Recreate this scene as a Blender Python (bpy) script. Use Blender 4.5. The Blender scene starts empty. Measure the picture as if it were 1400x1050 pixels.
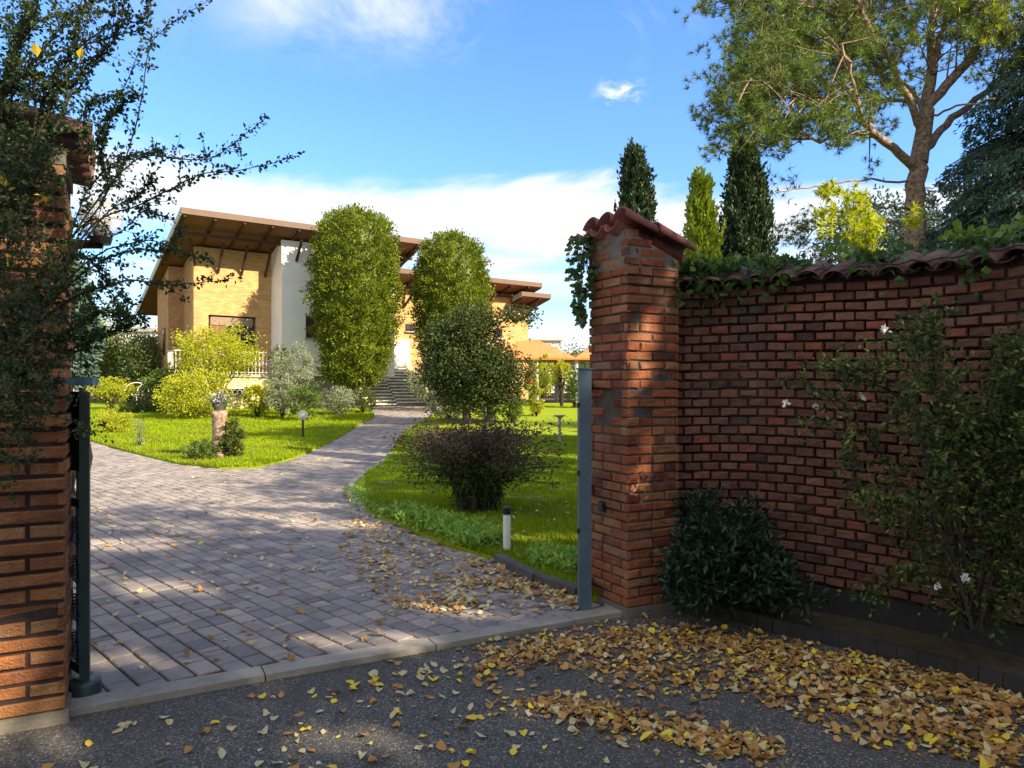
import bpy, bmesh, math, random
import numpy as np
from mathutils import Vector, Matrix
random.seed(7); RNG = np.random.default_rng(11)
R = math.radians; PI = math.pi
SC = bpy.context.scene; COL = SC.collection
F = 1000.0; CX, HY = 700.0, 528.0; CAMZ = 1.55
SUN_H = np.array([0.85, -0.527]); SUN_H = SUN_H / np.linalg.norm(SUN_H); SUN_EL = 33.0

# ---------------------------------------------------------------- terrain and photo-measuring helpers
def terr(y):
    t = np.clip((np.asarray(y, float) - 14.0) / 18.0, 0, 3.0)
    return np.where(t < 1, 0.65 * t ** 1.4, 0.65 + 0.02 * (t - 1) * 18)
def at(px, py, Y):
    return np.array([(px - CX) / F * Y, Y, CAMZ + (HY - py) / F * Y])
def G(px, py):
    Y = 1550.0 / max(py - HY, 1.0)
    for _ in range(60):
        Yn = (CAMZ - float(terr(Y))) * F / max(py - HY, 1.0)
        Y = 0.5 * Y + 0.5 * Yn
    return ((px - CX) / F * Y, Y)
def gz(x, y): return float(terr(y))

# ---------------------------------------------------------------- mesh building
class Acc:
    def __init__(s): s.v = []; s.f = []; s.n = 0
    def add(s, V, Fc):
        V = np.asarray(V, float).reshape(-1, 3); Fc = np.asarray(Fc, int)
        s.v.append(V); s.f.append(Fc + s.n); s.n += len(V)
    def box(s, c, d, rz=0.0, M=None):
        x, y, z = np.asarray(d, float) / 2
        V = np.array([[-x,-y,-z],[x,-y,-z],[x,y,-z],[-x,y,-z],[-x,-y,z],[x,-y,z],[x,y,z],[-x,y,z]])
        if M is not None: V = V @ np.asarray(M).T
        elif rz:
            c_, s_ = math.cos(rz), math.sin(rz); V = V @ np.array([[c_, s_, 0], [-s_, c_, 0], [0, 0, 1]])
        s.add(V + np.asarray(c, float), [[0,3,2,1],[4,5,6,7],[0,1,5,4],[1,2,6,5],[2,3,7,6],[3,0,4,7]])
    def beam(s, p, q, w, h=None):
        p = np.asarray(p, float); q = np.asarray(q, float); h = h or w
        d = q - p; L = np.linalg.norm(d); d = d / L
        up = np.array([0, 0, 1.0]) if abs(d[2]) < .95 else np.array([1.0, 0, 0])
        a = np.cross(d, up); a /= np.linalg.norm(a); b = np.cross(a, d)
        s.box((p + q) / 2, (L, w, h), M=np.stack([d, a, b], 1))
    def tube(s, pts, rad, n=7, cap=True):
        P = np.asarray(pts, float); m = len(P)
        rad = np.full(m, rad) if np.isscalar(rad) else np.asarray(rad, float)
        T = np.gradient(P, axis=0); T /= (np.linalg.norm(T, axis=1)[:, None] + 1e-9)
        ref = np.array([0.31, 0.22, 0.92]) if abs(T[:, 2].mean()) < .9 else np.array([1.0, 0.1, 0])
        A = np.cross(T, ref); A /= np.linalg.norm(A, axis=1)[:, None]; B = np.cross(T, A)
        an = np.arange(n) * 2 * PI / n
        V = P[:, None] + rad[:, None, None] * (np.cos(an)[None, :, None] * A[:, None] + np.sin(an)[None, :, None] * B[:, None])
        idx = np.arange(m * n).reshape(m, n); q = []
        a = idx[:-1]; b = idx[1:]
        q = np.stack([a, np.roll(a, -1, 1), np.roll(b, -1, 1), b], -1).reshape(-1, 4)
        s.add(V.reshape(-1, 3), q)
        if cap:
            for k, ring in ((0, V[0]), (m - 1, V[-1])):
                c = ring.mean(0)
                s.add(np.vstack([ring, c]), [[i, (i + 1) % n, n] if k else [(i + 1) % n, i, n] for i in range(n)])
    def lathe(s, c, prof, n=20):
        an = np.arange(n) * 2 * PI / n; prof = np.asarray(prof, float); m = len(prof)
        V = np.stack([prof[:, 0][:, None] * np.cos(an), prof[:, 0][:, None] * np.sin(an), np.repeat(prof[:, 1][:, None], n, 1)], -1)
        idx = np.arange(m * n).reshape(m, n); a = idx[:-1]; b = idx[1:]
        s.add(V.reshape(-1, 3) + np.asarray(c, float), np.stack([a, np.roll(a, -1, 1), np.roll(b, -1, 1), b], -1).reshape(-1, 4))
    def raw(s, f, off): s.f.append(np.asarray(f, int) + off)
    def build(s, name, mat, parent=None, smooth=False, origin=None):
        off = np.zeros(3)
        if parent is not None: off = np.array(parent.get('_o', (0, 0, 0)), float)
        elif origin is not None: off = np.asarray(origin, float)
        me = bpy.data.meshes.new(name)
        V = (np.concatenate(s.v) if s.v else np.zeros((0, 3))) - off
        loops = []; starts = []; k = 0
        for f in s.f:
            if f.ndim == 1:
                f = f[None]
            c, w = f.shape; loops.append(f.ravel()); starts.append(k + np.arange(c) * w); k += c * w
        loops = np.concatenate(loops); starts = np.concatenate(starts)
        me.vertices.add(len(V)); me.vertices.foreach_set('co', V.ravel())
        me.loops.add(len(loops)); me.loops.foreach_set('vertex_index', loops.astype(np.int32))
        me.polygons.add(len(starts)); me.polygons.foreach_set('loop_start', starts.astype(np.int32))
        me.update(calc_edges=True); me.validate()
        if len(me.polygons) < 3000 and not name.startswith('fallen') and 'flower' not in name:
            bm = bmesh.new(); bm.from_mesh(me); bmesh.ops.recalc_face_normals(bm, faces=bm.faces[:]); bm.to_mesh(me); bm.free()
        me.polygons.foreach_set('use_smooth', np.full(len(me.polygons), bool(smooth)))
        me.materials.append(mat)
        o = bpy.data.objects.new(name, me); COL.objects.link(o)
        if parent is not None: o.parent = parent
        else: o.location = off
        return o

def tag(o, label=None, cat=None, group=None, kind=None):
    if label: o['label'] = label
    if cat: o['category'] = cat
    if group: o['group'] = group
    if kind: o['kind'] = kind
    return o
def thing(name, label, cat, loc=(0, 0, 0), group=None):
    o = bpy.data.objects.new(name, None); COL.objects.link(o); o.location = [float(v) for v in loc]
    o['_o'] = [float(v) for v in loc]; o.empty_display_size = .3
    return tag(o, label, cat, group)

# ---------------------------------------------------------------- materials
def newmat(name):
    m = bpy.data.materials.new(name); m.use_nodes = True; nt = m.node_tree; nt.nodes.clear()
    out = nt.nodes.new('ShaderNodeOutputMaterial'); return m, nt, out
def N(nt, t, **kw):
    n = nt.nodes.new('ShaderNode' + t)
    for k, v in kw.items():
        if k.startswith('i_'): n.inputs[k[2:].replace('_', ' ')].default_value = v
        else: setattr(n, k, v)
    return n
def ramp(nt, src, stops, interp='LINEAR'):
    r = N(nt, 'ValToRGB'); r.color_ramp.interpolation = interp; e = r.color_ramp.elements
    while len(e) < len(stops): e.new(0.5)
    for el, (p, c) in zip(e, stops): el.position = p; el.color = (*c, 1) if len(c) == 3 else c
    nt.links.new(src, r.inputs[0]); return r.outputs[0]
def mixc(nt, f, a, b, mode='MIX'):
    m = N(nt, 'Mix', data_type='RGBA', blend_type=mode)
    for i, v in ((0, f), (6, a), (7, b)):
        if isinstance(v, bpy.types.NodeSocket): nt.links.new(v, m.inputs[i])
        else: m.inputs[i].default_value = v if i == 0 else (*v, 1)
    return m.outputs[2]
def noise(nt, scale, detail=4, rough=.6, vec=None, dist=0):
    n = N(nt, 'TexNoise'); n.inputs['Scale'].default_value = scale; n.inputs['Detail'].default_value = detail
    n.inputs['Roughness'].default_value = rough; n.inputs['Distortion'].default_value = dist
    if vec is None: vec = N(nt, 'TexCoord').outputs['Object']
    nt.links.new(vec, n.inputs['Vector']); return n.outputs[0]
def bump(nt, h, strength=.3, dist=.02, nrm=None):
    b = N(nt, 'Bump'); b.inputs['Strength'].default_value = strength; b.inputs['Distance'].default_value = dist
    nt.links.new(h, b.inputs['Height'])
    if nrm is not None: nt.links.new(nrm, b.inputs['Normal'])
    return b.outputs[0]
def principled(nt, out, color, rough=.8, nrm=None, metal=0, spec=.4):
    p = N(nt, 'BsdfPrincipled'); p.inputs['Metallic'].default_value = metal
    p.inputs['Specular IOR Level'].default_value = spec
    for k, v in (('Base Color', color), ('Roughness', rough)):
        if isinstance(v, bpy.types.NodeSocket): nt.links.new(v, p.inputs[k])
        else: p.inputs[k].default_value = (*v, 1) if k == 'Base Color' else v
    if nrm is not None: nt.links.new(nrm, p.inputs['Normal'])
    nt.links.new(p.outputs[0], out.inputs[0]); return p
def mat_plain(name, c, rough=.7, var=.25, scale=6, bmp=.15, metal=0, spec=.4, c2=None):
    m, nt, out = newmat(name); n = noise(nt, scale, 6, .65)
    c2 = c2 or tuple(x * (1 - var) for x in c)
    col = ramp(nt, n, [(.32, c2), (.68, c)])
    fine = noise(nt, scale * 9, 3, .6)
    principled(nt, out, col, rough, bump(nt, fine, bmp, .01), metal, spec); return m
def mat_leaf(name, a, b, c=None, rough=.5, transl=.35, spec=.3):
    m, nt, out = newmat(name); g = N(nt, 'NewGeometry'); st = [(0, a), (.75, b)]
    if c: st.append((1, c))
    col = ramp(nt, g.outputs['Random Per Island'], st)
    n = noise(nt, 1.3, 3, .6); col = mixc(nt, ramp(nt, n, [(.35, (0, 0, 0)), (.7, (.45, .45, .45))]), col, tuple(min(1, x * 1.5) for x in b))
    p = N(nt, 'BsdfPrincipled'); nt.links.new(col, p.inputs['Base Color']); p.inputs['Roughness'].default_value = rough; p.inputs['Specular IOR Level'].default_value = spec
    t = N(nt, 'BsdfTranslucent'); tc = mixc(nt, .5, col, tuple(min(1, x * 1.6) for x in b)); nt.links.new(tc, t.inputs[0])
    mx = N(nt, 'MixShader'); mx.inputs[0].default_value = transl
    nt.links.new(p.outputs[0], mx.inputs[1]); nt.links.new(t.outputs[0], mx.inputs[2]); nt.links.new(mx.outputs[0], out.inputs[0])
    return m
def mat_brick_islands(name, stops, stain=(.42, .38, .33), stain_amt=.35, rough=.9, smear=.4):
    m, nt, out = newmat(name); g = N(nt, 'NewGeometry'); tc = N(nt, 'TexCoord').outputs['Object']
    col = ramp(nt, g.outputs['Random Per Island'], stops)
    n1 = noise(nt, 14, 6, .7, tc); n2 = noise(nt, 2.2, 5, .65, tc); n3 = noise(nt, 90, 3, .6, tc)
    col = mixc(nt, .55, col, ramp(nt, n1, [(.25, (.35, .35, .35)), (.75, (1.0, 1.0, 1.0))]), 'MULTIPLY')
    col = mixc(nt, ramp(nt, n2, [(.52, (0, 0, 0)), (.72, (stain_amt,) * 3)]), col, stain)
    n4 = noise(nt, 6.5, 7, .75, tc, .6); col = mixc(nt, ramp(nt, n4, [(.54, (0, 0, 0)), (.66, (smear,) * 3)]), col, (.33, .28, .23)); n5 = noise(nt, 1.2, 5, .7, tc); col = mixc(nt, ramp(nt, n5, [(.48, (0, 0, 0)), (.7, (.5, .5, .5))]), col, (.07, .05, .04))
    h = N(nt, 'Math', operation='ADD'); nt.links.new(n1, h.inputs[0]); nt.links.new(n3, h.inputs[1]); h2 = N(nt, 'Math', operation='ADD'); nt.links.new(h.outputs[0], h2.inputs[0]); nt.links.new(n4, h2.inputs[1])
    principled(nt, out, col, rough, bump(nt, h2.outputs[0], .8, .016), 0, .25); return m
def mat_house_brick(name, c1, c2, mortar):
    m, nt, out = newmat(name); tc = N(nt, 'TexCoord').outputs['Object']
    sp = N(nt, 'SeparateXYZ'); nt.links.new(tc, sp.inputs[0]); ad = N(nt, 'Math', operation='ADD')
    nt.links.new(sp.outputs[0], ad.inputs[0]); nt.links.new(sp.outputs[1], ad.inputs[1])
    cb = N(nt, 'CombineXYZ'); nt.links.new(ad.outputs[0], cb.inputs[0]); nt.links.new(sp.outputs[2], cb.inputs[1])
    b = N(nt, 'TexBrick'); nt.links.new(cb.outputs[0], b.inputs['Vector']); b.inputs['Scale'].default_value = 1
    b.inputs['Brick Width'].default_value = .25; b.inputs['Row Height'].default_value = .068; b.inputs['Mortar Size'].default_value = .006
    b.inputs['Color1'].default_value = (*c1, 1); b.inputs['Color2'].default_value = (*c2, 1); b.inputs['Mortar'].default_value = (*mortar, 1)
    n = noise(nt, 1.7, 5, .7, tc); n2 = noise(nt, 9, 4, .7, tc)
    col = mixc(nt, .5, b.outputs[0], ramp(nt, n, [(.3, (.62, .6, .55)), (.7, (1.1, 1.08, 1.0))]), 'MULTIPLY')
    col = mixc(nt, .4, col, ramp(nt, n2, [(.3, (.6, .55, .5)), (.7, (1.1, 1.1, 1.1))]), 'MULTIPLY')
    principled(nt, out, col, .9, bump(nt, b.outputs[1], -.4, .01), 0, .2); return m

M = {}
M['brick_pier'] = mat_brick_islands('brick_pier', [(0, (.13, .045, .03)), (.2, (.3, .085, .045)), (.45, (.4, .13, .055)), (.7, (.3, .12, .06)), (.85, (.45, .2, .09)), (1, (.28, .15, .1))], stain=(.3, .24, .19), stain_amt=.2)
M['brick_left'] = mat_brick_islands('brick_left', [(0, (.22, .08, .04)), (.3, (.3, .12, .05)), (.6, (.36, .15, .06)), (1, (.33, .18, .09))], stain_amt=.15)
M['brick_wall'] = mat_brick_islands('brick_wall', [(0, (.07, .045, .035)), (.12, (.15, .065, .045)), (.55, (.22, .092, .06)), (.85, (.27, .125, .08)), (1, (.33, .09, .05))], stain=(.2, .17, .15), stain_amt=.3, smear=.22)
M['mortar'] = mat_plain('mortar', (.2, .175, .15), .95, .4, 12, .5)
M['mortar_dark'] = mat_plain('mortar_dark', (.05, .03, .028), .95, .5, 12, .5)
M['tile'] = mat_plain('roof_tile', (.28, .085, .06), .85, .55, 7, .5, c2=(.1, .04, .035))
M['tile_old'] = mat_plain('old_tile', (.2, .1, .085), .9, .6, 9, .6, c2=(.07, .05, .045))
M['tile_orange'] = mat_plain('orange_tile', (.62, .25, .09), .85, .35, 5, .3)
M['gate'] = mat_plain('gate_paint', (.07, .11, .155), .42, .3, 5, .1, 0.0, .6)
M['gate_dark'] = mat_plain('gate_dark', (.025, .05, .055), .4, .3, 8, .1, 0.0, .5)
M['gate_blue'] = mat_plain('gate_blue', (.06, .16, .25), .4, .25, 8, .1, 0, .5)
M['iron'] = mat_plain('dark_iron', (.03, .035, .04), .5, .3, 20, .1, .3)
M['white_iron'] = mat_plain('white_iron', (.52, .51, .48), .5, .1, 10, .05)
M['base_dark'] = mat_plain('dark_base', (.035, .032, .03), .9, .4, 5, .5)  # even dark tone for the wall plinth and bed edging
M['concrete'] = mat_plain('concrete', (.2, .18, .155), .92, .45, 5, .5)
M['kerb'] = mat_plain('kerb_stone', (.36, .33, .29), .9, .5, 2.5, .6, c2=(.17, .155, .13))
M['dark_kerb'] = mat_plain('dark_kerb', (.09, .085, .08), .9, .4, 5, .5)
M['house'] = mat_house_brick('house_brick', (.6, .38, .17), (.44, .26, .11), (.5, .38, .22))
M['house_end'] = mat_house_brick('house_end', (.5, .27, .13), (.38, .2, .1), (.4, .3, .2))
M['white_wall'] = mat_plain('white_render', (.86, .86, .84), .9, .1, 1.5, .1)
M['cream'] = mat_plain('cream_render', (.7, .6, .34), .9, .15, 1.5, .1)
M['fascia'] = mat_plain('fascia', (.145, .09, .068), .6, .15, 3, .1)
M['wood_dark'] = mat_plain('dark_wood', (.07, .03, .022), .7, .35, 8, .2)
M['wood_red'] = mat_plain('red_wood', (.2, .09, .055), .7, .3, 4, .2)
M['glass'] = mat_plain('window_glass', (.04, .03, .045), .12, .2, 2, .0, 0, .8)
M['awning'] = mat_plain('awning', (.27, .19, .15), .8, .2, 3, .1)
M['bark'] = mat_plain('bark', (.12, .085, .06), .95, .5, 18, .9)
M['bark_pine'] = mat_plain('pine_bark', (.5, .36, .27), .95, .55, 16, 1.0, c2=(.07, .045, .035))
M['bark_dark'] = mat_plain('dark_bark', (.05, .035, .03), .95, .4, 18, .7)
M['stone'] = mat_plain('stone', (.4, .38, .35), .9, .35, 4, .4)
M['step'] = mat_plain('step_stone', (.85, .81, .73), .9, .3, 4, .3)
M['grey'] = mat_plain('grey_paint', (.4, .42, .45), .7, .1, 2, .1)
M['white'] = mat_plain('white_plastic', (.78, .77, .74), .45, .1, 9, .05)
M['black'] = mat_plain('black_plastic', (.015, .015, .017), .4, .2, 9, .05)
M['topiary'] = mat_leaf('topiary', (.022, .045, .005), (.13, .175, .01), (.36, .38, .02), transl=.3)
M['shrubdark'] = mat_leaf('shrub_dark', (.035, .06, .012), (.07, .1, .02), (.12, .13, .03))
M['yellow_shrub'] = mat_leaf('yellow_shrub', (.16, .22, .012), (.36, .38, .02), (.55, .48, .03), transl=.4)
M['green_shrub'] = mat_leaf('green_shrub', (.05, .09, .015), (.1, .16, .025), (.17, .22, .04))
M['silver'] = mat_leaf('silver_shrub', (.12, .15, .09), (.25, .29, .18), (.4, .42, .3))
M['barberry'] = mat_leaf('barberry', (.06, .03, .03), (.11, .055, .05), (.12, .12, .035))
M['cypress'] = mat_leaf('cypress', (.012, .03, .014), (.03, .06, .022), (.06, .1, .03), transl=.15)
M['cypress_lit'] = mat_leaf('cypress_lit', (.08, .14, .01), (.24, .32, .02), (.42, .45, .03), transl=.3)  # lit copy of cypress: sunlight put into the leaf colour
M['pine'] = mat_leaf('pine_needles', (.05, .1, .025), (.13, .19, .035), (.32, .34, .05), transl=.25)
M['pine_y'] = mat_leaf('pine_yellow', (.22, .3, .015), (.42, .46, .02), (.6, .56, .03), transl=.4)  # yellow sprig needles, with sunlight put into the colour too
M['cedar'] = mat_leaf('cedar_needles', (.03, .07, .055), (.075, .13, .1), (.13, .2, .15), transl=.15)
M['ivy'] = mat_leaf('ivy', (.03, .07, .018), (.06, .12, .03), (.14, .2, .03), rough=.35, spec=.5)
M['tree_shaded'] = mat_leaf('shaded_tree_leaves', (.018, .035, .008), (.042, .062, .012), (.1, .1, .025), transl=.25)  # darker copy of the dark shrub leaves: shade put into the colour
M['ivy_lit'] = mat_leaf('ivy_lit', (.06, .12, .02), (.14, .22, .03), (.24, .3, .04), rough=.4)  # brighter copy of ivy, sunlight painted into the upper leaves
M['coton'] = mat_leaf('cotoneaster', (.012, .03, .012), (.03, .06, .018), (.1, .13, .02), rough=.5, spec=.3)
M['coton_l'] = mat_leaf('cotoneaster_pale', (.03, .045, .02), (.08, .1, .045), (.2, .19, .04), rough=.5, spec=.3)
M['glossy'] = mat_leaf('glossy_bush', (.006, .018, .01), (.014, .038, .02), (.035, .075, .04), rough=.4, spec=.4, transl=.15)
M['rose'] = mat_leaf('rose_bush', (.03, .055, .015), (.075, .11, .03), (.3, .32, .07), rough=.45)
M['petal'] = mat_leaf('petal', (.75, .73, .72), (.8, .8, .8), transl=.3)
M['petal_o'] = mat_leaf('petal_o', (.8, .2, .06), (.85, .3, .1), transl=.3)
M['grass'] = mat_leaf('grass_blades', (.14, .23, .006), (.24, .33, .008), (.36, .38, .02), transl=.4, spec=.15)
M['grass_dark'] = mat_leaf('border_leaves', (.1, .2, .02), (.22, .36, .05), (.4, .5, .14), transl=.3)
M['dryleaf'] = mat_leaf('dry_leaves', (.16, .075, .025), (.42, .23, .07), (.6, .42, .18), rough=.7, transl=.2)
M['paleleaf'] = mat_leaf('pale_leaves', (.35, .27, .12), (.55, .47, .28), (.6, .46, .12), rough=.65, transl=.2)
M['yelleaf'] = mat_leaf('yellow_leaves', (.7, .42, .02), (.72, .55, .05), (.6, .6, .08), rough=.6, transl=.25)

def dry_patches(m):
    nt = m.node_tree; p = [n for n in nt.nodes if n.type == 'BSDF_PRINCIPLED'][0]; t = [n for n in nt.nodes if n.type == 'BSDF_TRANSLUCENT'][0]; src = p.inputs['Base Color'].links[0].from_socket
    n = noise(nt, .9, 6, .75); c = mixc(nt, ramp(nt, n, [(.5, (0, 0, 0)), (.66, (.6, .6, .6))]), src, (.2, .17, .05)); nt.links.new(c, p.inputs['Base Color']); nt.links.new(c, t.inputs[0])
dry_patches(M['grass'])
def mat_ground(name, c1, c2, c3, s1=.5, s2=12, b=.5):
    m, nt, out = newmat(name); tc = N(nt, 'TexCoord').outputs['Object']
    a = noise(nt, s1, 5, .6, tc); f = noise(nt, s2, 5, .7, tc)
    col = mixc(nt, ramp(nt, f, [(.35, (0, 0, 0)), (.65, (1, 1, 1))]), c1, c2)
    col = mixc(nt, ramp(nt, a, [(.5, (0, 0, 0)), (.75, (.7, .7, .7))]), col, c3)
    principled(nt, out, col, .95, bump(nt, f, b, .03), 0, .15); return m
M['lawn'] = mat_ground('lawn', (.15, .22, .006), (.24, .31, .008), (.27, .28, .03), .6, 22)
M['earth'] = mat_ground('earth', (.06, .045, .03), (.1, .075, .05), (.05, .05, .02))
def mat_asphalt():
    m, nt, out = newmat('asphalt'); tc = N(nt, 'TexCoord').outputs['Object']
    v = N(nt, 'TexVoronoi'); v.inputs['Scale'].default_value = 130; nt.links.new(tc, v.inputs['Vector'])
    wn = N(nt, 'TexWhiteNoise'); nt.links.new(v.outputs['Position'], wn.inputs['Vector'])
    col = ramp(nt, wn.outputs['Value'], [(0, (.05, .05, .05)), (.5, (.095, .095, .095)), (.82, (.16, .155, .15)), (1, (.42, .4, .36))])
    big = noise(nt, 1.1, 6, .65, tc); bro = noise(nt, .7, 7, .7, tc)
    col = mixc(nt, ramp(nt, big, [(.3, (.75, .75, .75)), (.7, (0, 0, 0))]), col, (.07, .066, .062), 'MIX'); col = mixc(nt, ramp(nt, bro, [(.5, (0, 0, 0)), (.68, (.5, .5, .5))]), col, (.13, .105, .085))
    n2 = noise(nt, 35, 4, .7, tc)
    h = N(nt, 'Math', operation='SUBTRACT'); nt.links.new(n2, h.inputs[0]); nt.links.new(v.outputs['Distance'], h.inputs[1])
    principled(nt, out, col, .85, bump(nt, h.outputs[0], .9, .012), 0, .3); return m
M['asphalt'] = mat_asphalt()
def mat_paver():
    m, nt, out = newmat('paver'); tc = N(nt, 'TexCoord').outputs['Object']; g = N(nt, 'NewGeometry')
    col = ramp(nt, g.outputs['Random Per Island'], [(0, (.155, .148, .152)), (.3, (.23, .208, .205)), (.7, (.285, .25, .24)), (1, (.37, .31, .28))])
    n = noise(nt, 45, 5, .7, tc); b = noise(nt, .7, 5, .65, tc)
    col = mixc(nt, .55, col, ramp(nt, n, [(.25, (.5, .5, .5)), (.75, (1.15, 1.12, 1.1))]), 'MULTIPLY')
    col = mixc(nt, ramp(nt, b, [(.45, (0, 0, 0)), (.75, (.4, .4, .4))]), col, (.31, .28, .27))
    d = noise(nt, 2.6, 6, .7, tc); col = mixc(nt, ramp(nt, d, [(.5, (0, 0, 0)), (.72, (.55, .55, .55))]), col, (.09, .08, .08))
    principled(nt, out, col, .8, bump(nt, n, .5, .006), 0, .35); return m
M['paver'] = mat_paver()
SUN_E = 5.0; SKY_E = .095; EXPO = 1.32; SKY_TINT = (.66, .92, 1.34); CLOUD = (4.9, 4.95, 5.1)
SHADE = [(6.5, -3.5, 9, 2.6, 6.2, 3.6), (9.6, -.3, 10, 2.6, 7.4, 4.0), (12.5, 3.2, 12, 2.9, 8.6, 4.4), (12.6, -4.5, 11, 2.9, 8.5, 4.2), (9.4, 2.6, 8, 2.0, 6.0, 2.4), (-4.5, -8, 7, 3.2, 3.4, 3.4), (1.2, -8.6, 7, 3.2, 3.4, 3.6)]; SH_N = 420  # last two trees added unseen behind the camera to block sky light
# ---------------------------------------------------------------- ground, drive, road
def pip(P, poly):
    P = np.asarray(P); poly = np.asarray(poly); x, y = P[:, 0], P[:, 1]; ins = np.zeros(len(P), bool); j = len(poly) - 1
    for i in range(len(poly)):
        xi, yi = poly[i]; xj, yj = poly[j]
        c = ((yi > y) != (yj > y)) & (x < (xj - xi) * (y - yi) / (yj - yi + 1e-12) + xi); ins ^= c; j = i
    return ins
def polysheet(name, poly, zoff, mat, kind='structure', step=1.0, skirt=0.0):
    bm = bmesh.new(); vs = [bm.verts.new((x, y, 0)) for x, y in poly]
    f = bm.faces.new(vs)
    if f.calc_area() == 0: pass
    ys = [p[1] for p in poly]; y = max(min(ys), 13.0) // step * step + step
    while y < min(max(ys), 34):
        bmesh.ops.bisect_plane(bm, geom=bm.verts[:] + bm.edges[:] + bm.faces[:], plane_co=(0, y, 0), plane_no=(0, 1, 0)); y += step
    bmesh.ops.triangulate(bm, faces=bm.faces[:])
    bm.normal_update()
    for v in bm.verts: v.co.z = gz(v.co.x, v.co.y) + zoff
    if bm.faces and sum(fa.normal.z for fa in bm.faces) < 0: bmesh.ops.reverse_faces(bm, faces=bm.faces[:])
    if skirt:
        e = [ed for ed in bm.edges if ed.is_boundary]; r = bmesh.ops.extrude_edge_only(bm, edges=e)
        for v in r['geom']:
            if isinstance(v, bmesh.types.BMVert): v.co.z -= skirt
    me = bpy.data.meshes.new(name); bm.to_mesh(me); bm.free(); me.materials.append(mat); me.polygons.foreach_set('use_smooth', [False] * len(me.polygons))
    o = bpy.data.objects.new(name, me); COL.objects.link(o); tag(o, kind=kind); return o

AG = np.array([.883, .469]); BG = np.array([-.469, .883]); ANG_G = math.atan2(AG[1], AG[0])
TL = np.array([-2.16, 3.47]); TR = np.array([1.2, 5.25])      # threshold ends
def big_ground():
    xs = np.concatenate([[-900, -300, -120], np.arange(-60, 61, 6), [120, 300, 900]])
    ys = np.concatenate([[-60, -20], np.arange(-6, 36, 1.0), [40, 60, 120, 400, 1500]])
    X, Y = np.meshgrid(xs, ys); Z = terr(Y) - .045; a = Acc(); idx = np.arange(X.size).reshape(X.shape)
    q = np.stack([idx[:-1, :-1], idx[:-1, 1:], idx[1:, 1:], idx[1:, :-1]], -1).reshape(-1, 4)
    a.add(np.stack([X, Y, Z], -1).reshape(-1, 3), q)
    tag(a.build('ground', M['earth'], smooth=True), kind='structure')
big_ground()
# edge of the right lawn, from the gate backwards, measured on the photograph
edge_px = [(792, 816), (735, 797), (680, 768), (600, 742), (540, 716), (500, 700), (478, 680), (482, 662), (500, 648), (520, 637), (535, 622), (545, 600), (560, 585), (585, 572), (600, 563)]
EDGE = [G(*p) for p in edge_px]
lawn_r = [(.62, 5.28)] + EDGE + [(-3.0, 34.5), (6, 36), (22, 44), (26, 30), (14, 9.0), (6, 6.3), (3.0, 5.4), (1.25, 5.45)]
left_px = [(60, 588), (124, 603), (180, 619), (240, 634), (300, 641), (350, 640), (400, 628), (450, 606), (490, 582), (512, 570), (508, 562)]
LEFT = [G(*p) for p in left_px]
lawn_l = [(-14.0, 19.5)] + LEFT + [(-6.6, 33.5), (-9, 32.5), (-12, 31), (-16, 34), (-30, 44), (-40, 30)]
polysheet('lawn_grass', lawn_r, .03, M['lawn'], skirt=.08)
polysheet('lawn_grass', lawn_l, .03, M['lawn'], skirt=.08)
# asphalt road in front of the threshold
road = [tuple(TL + np.array([-6 * .883, -6 * .469])), tuple(TL), tuple(TR), (3.4, 4.3), (6.5, 2.8), (12, 2), (12, -8), (-12, -8)]
polysheet('road', road, -.03, M['asphalt'])
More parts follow.
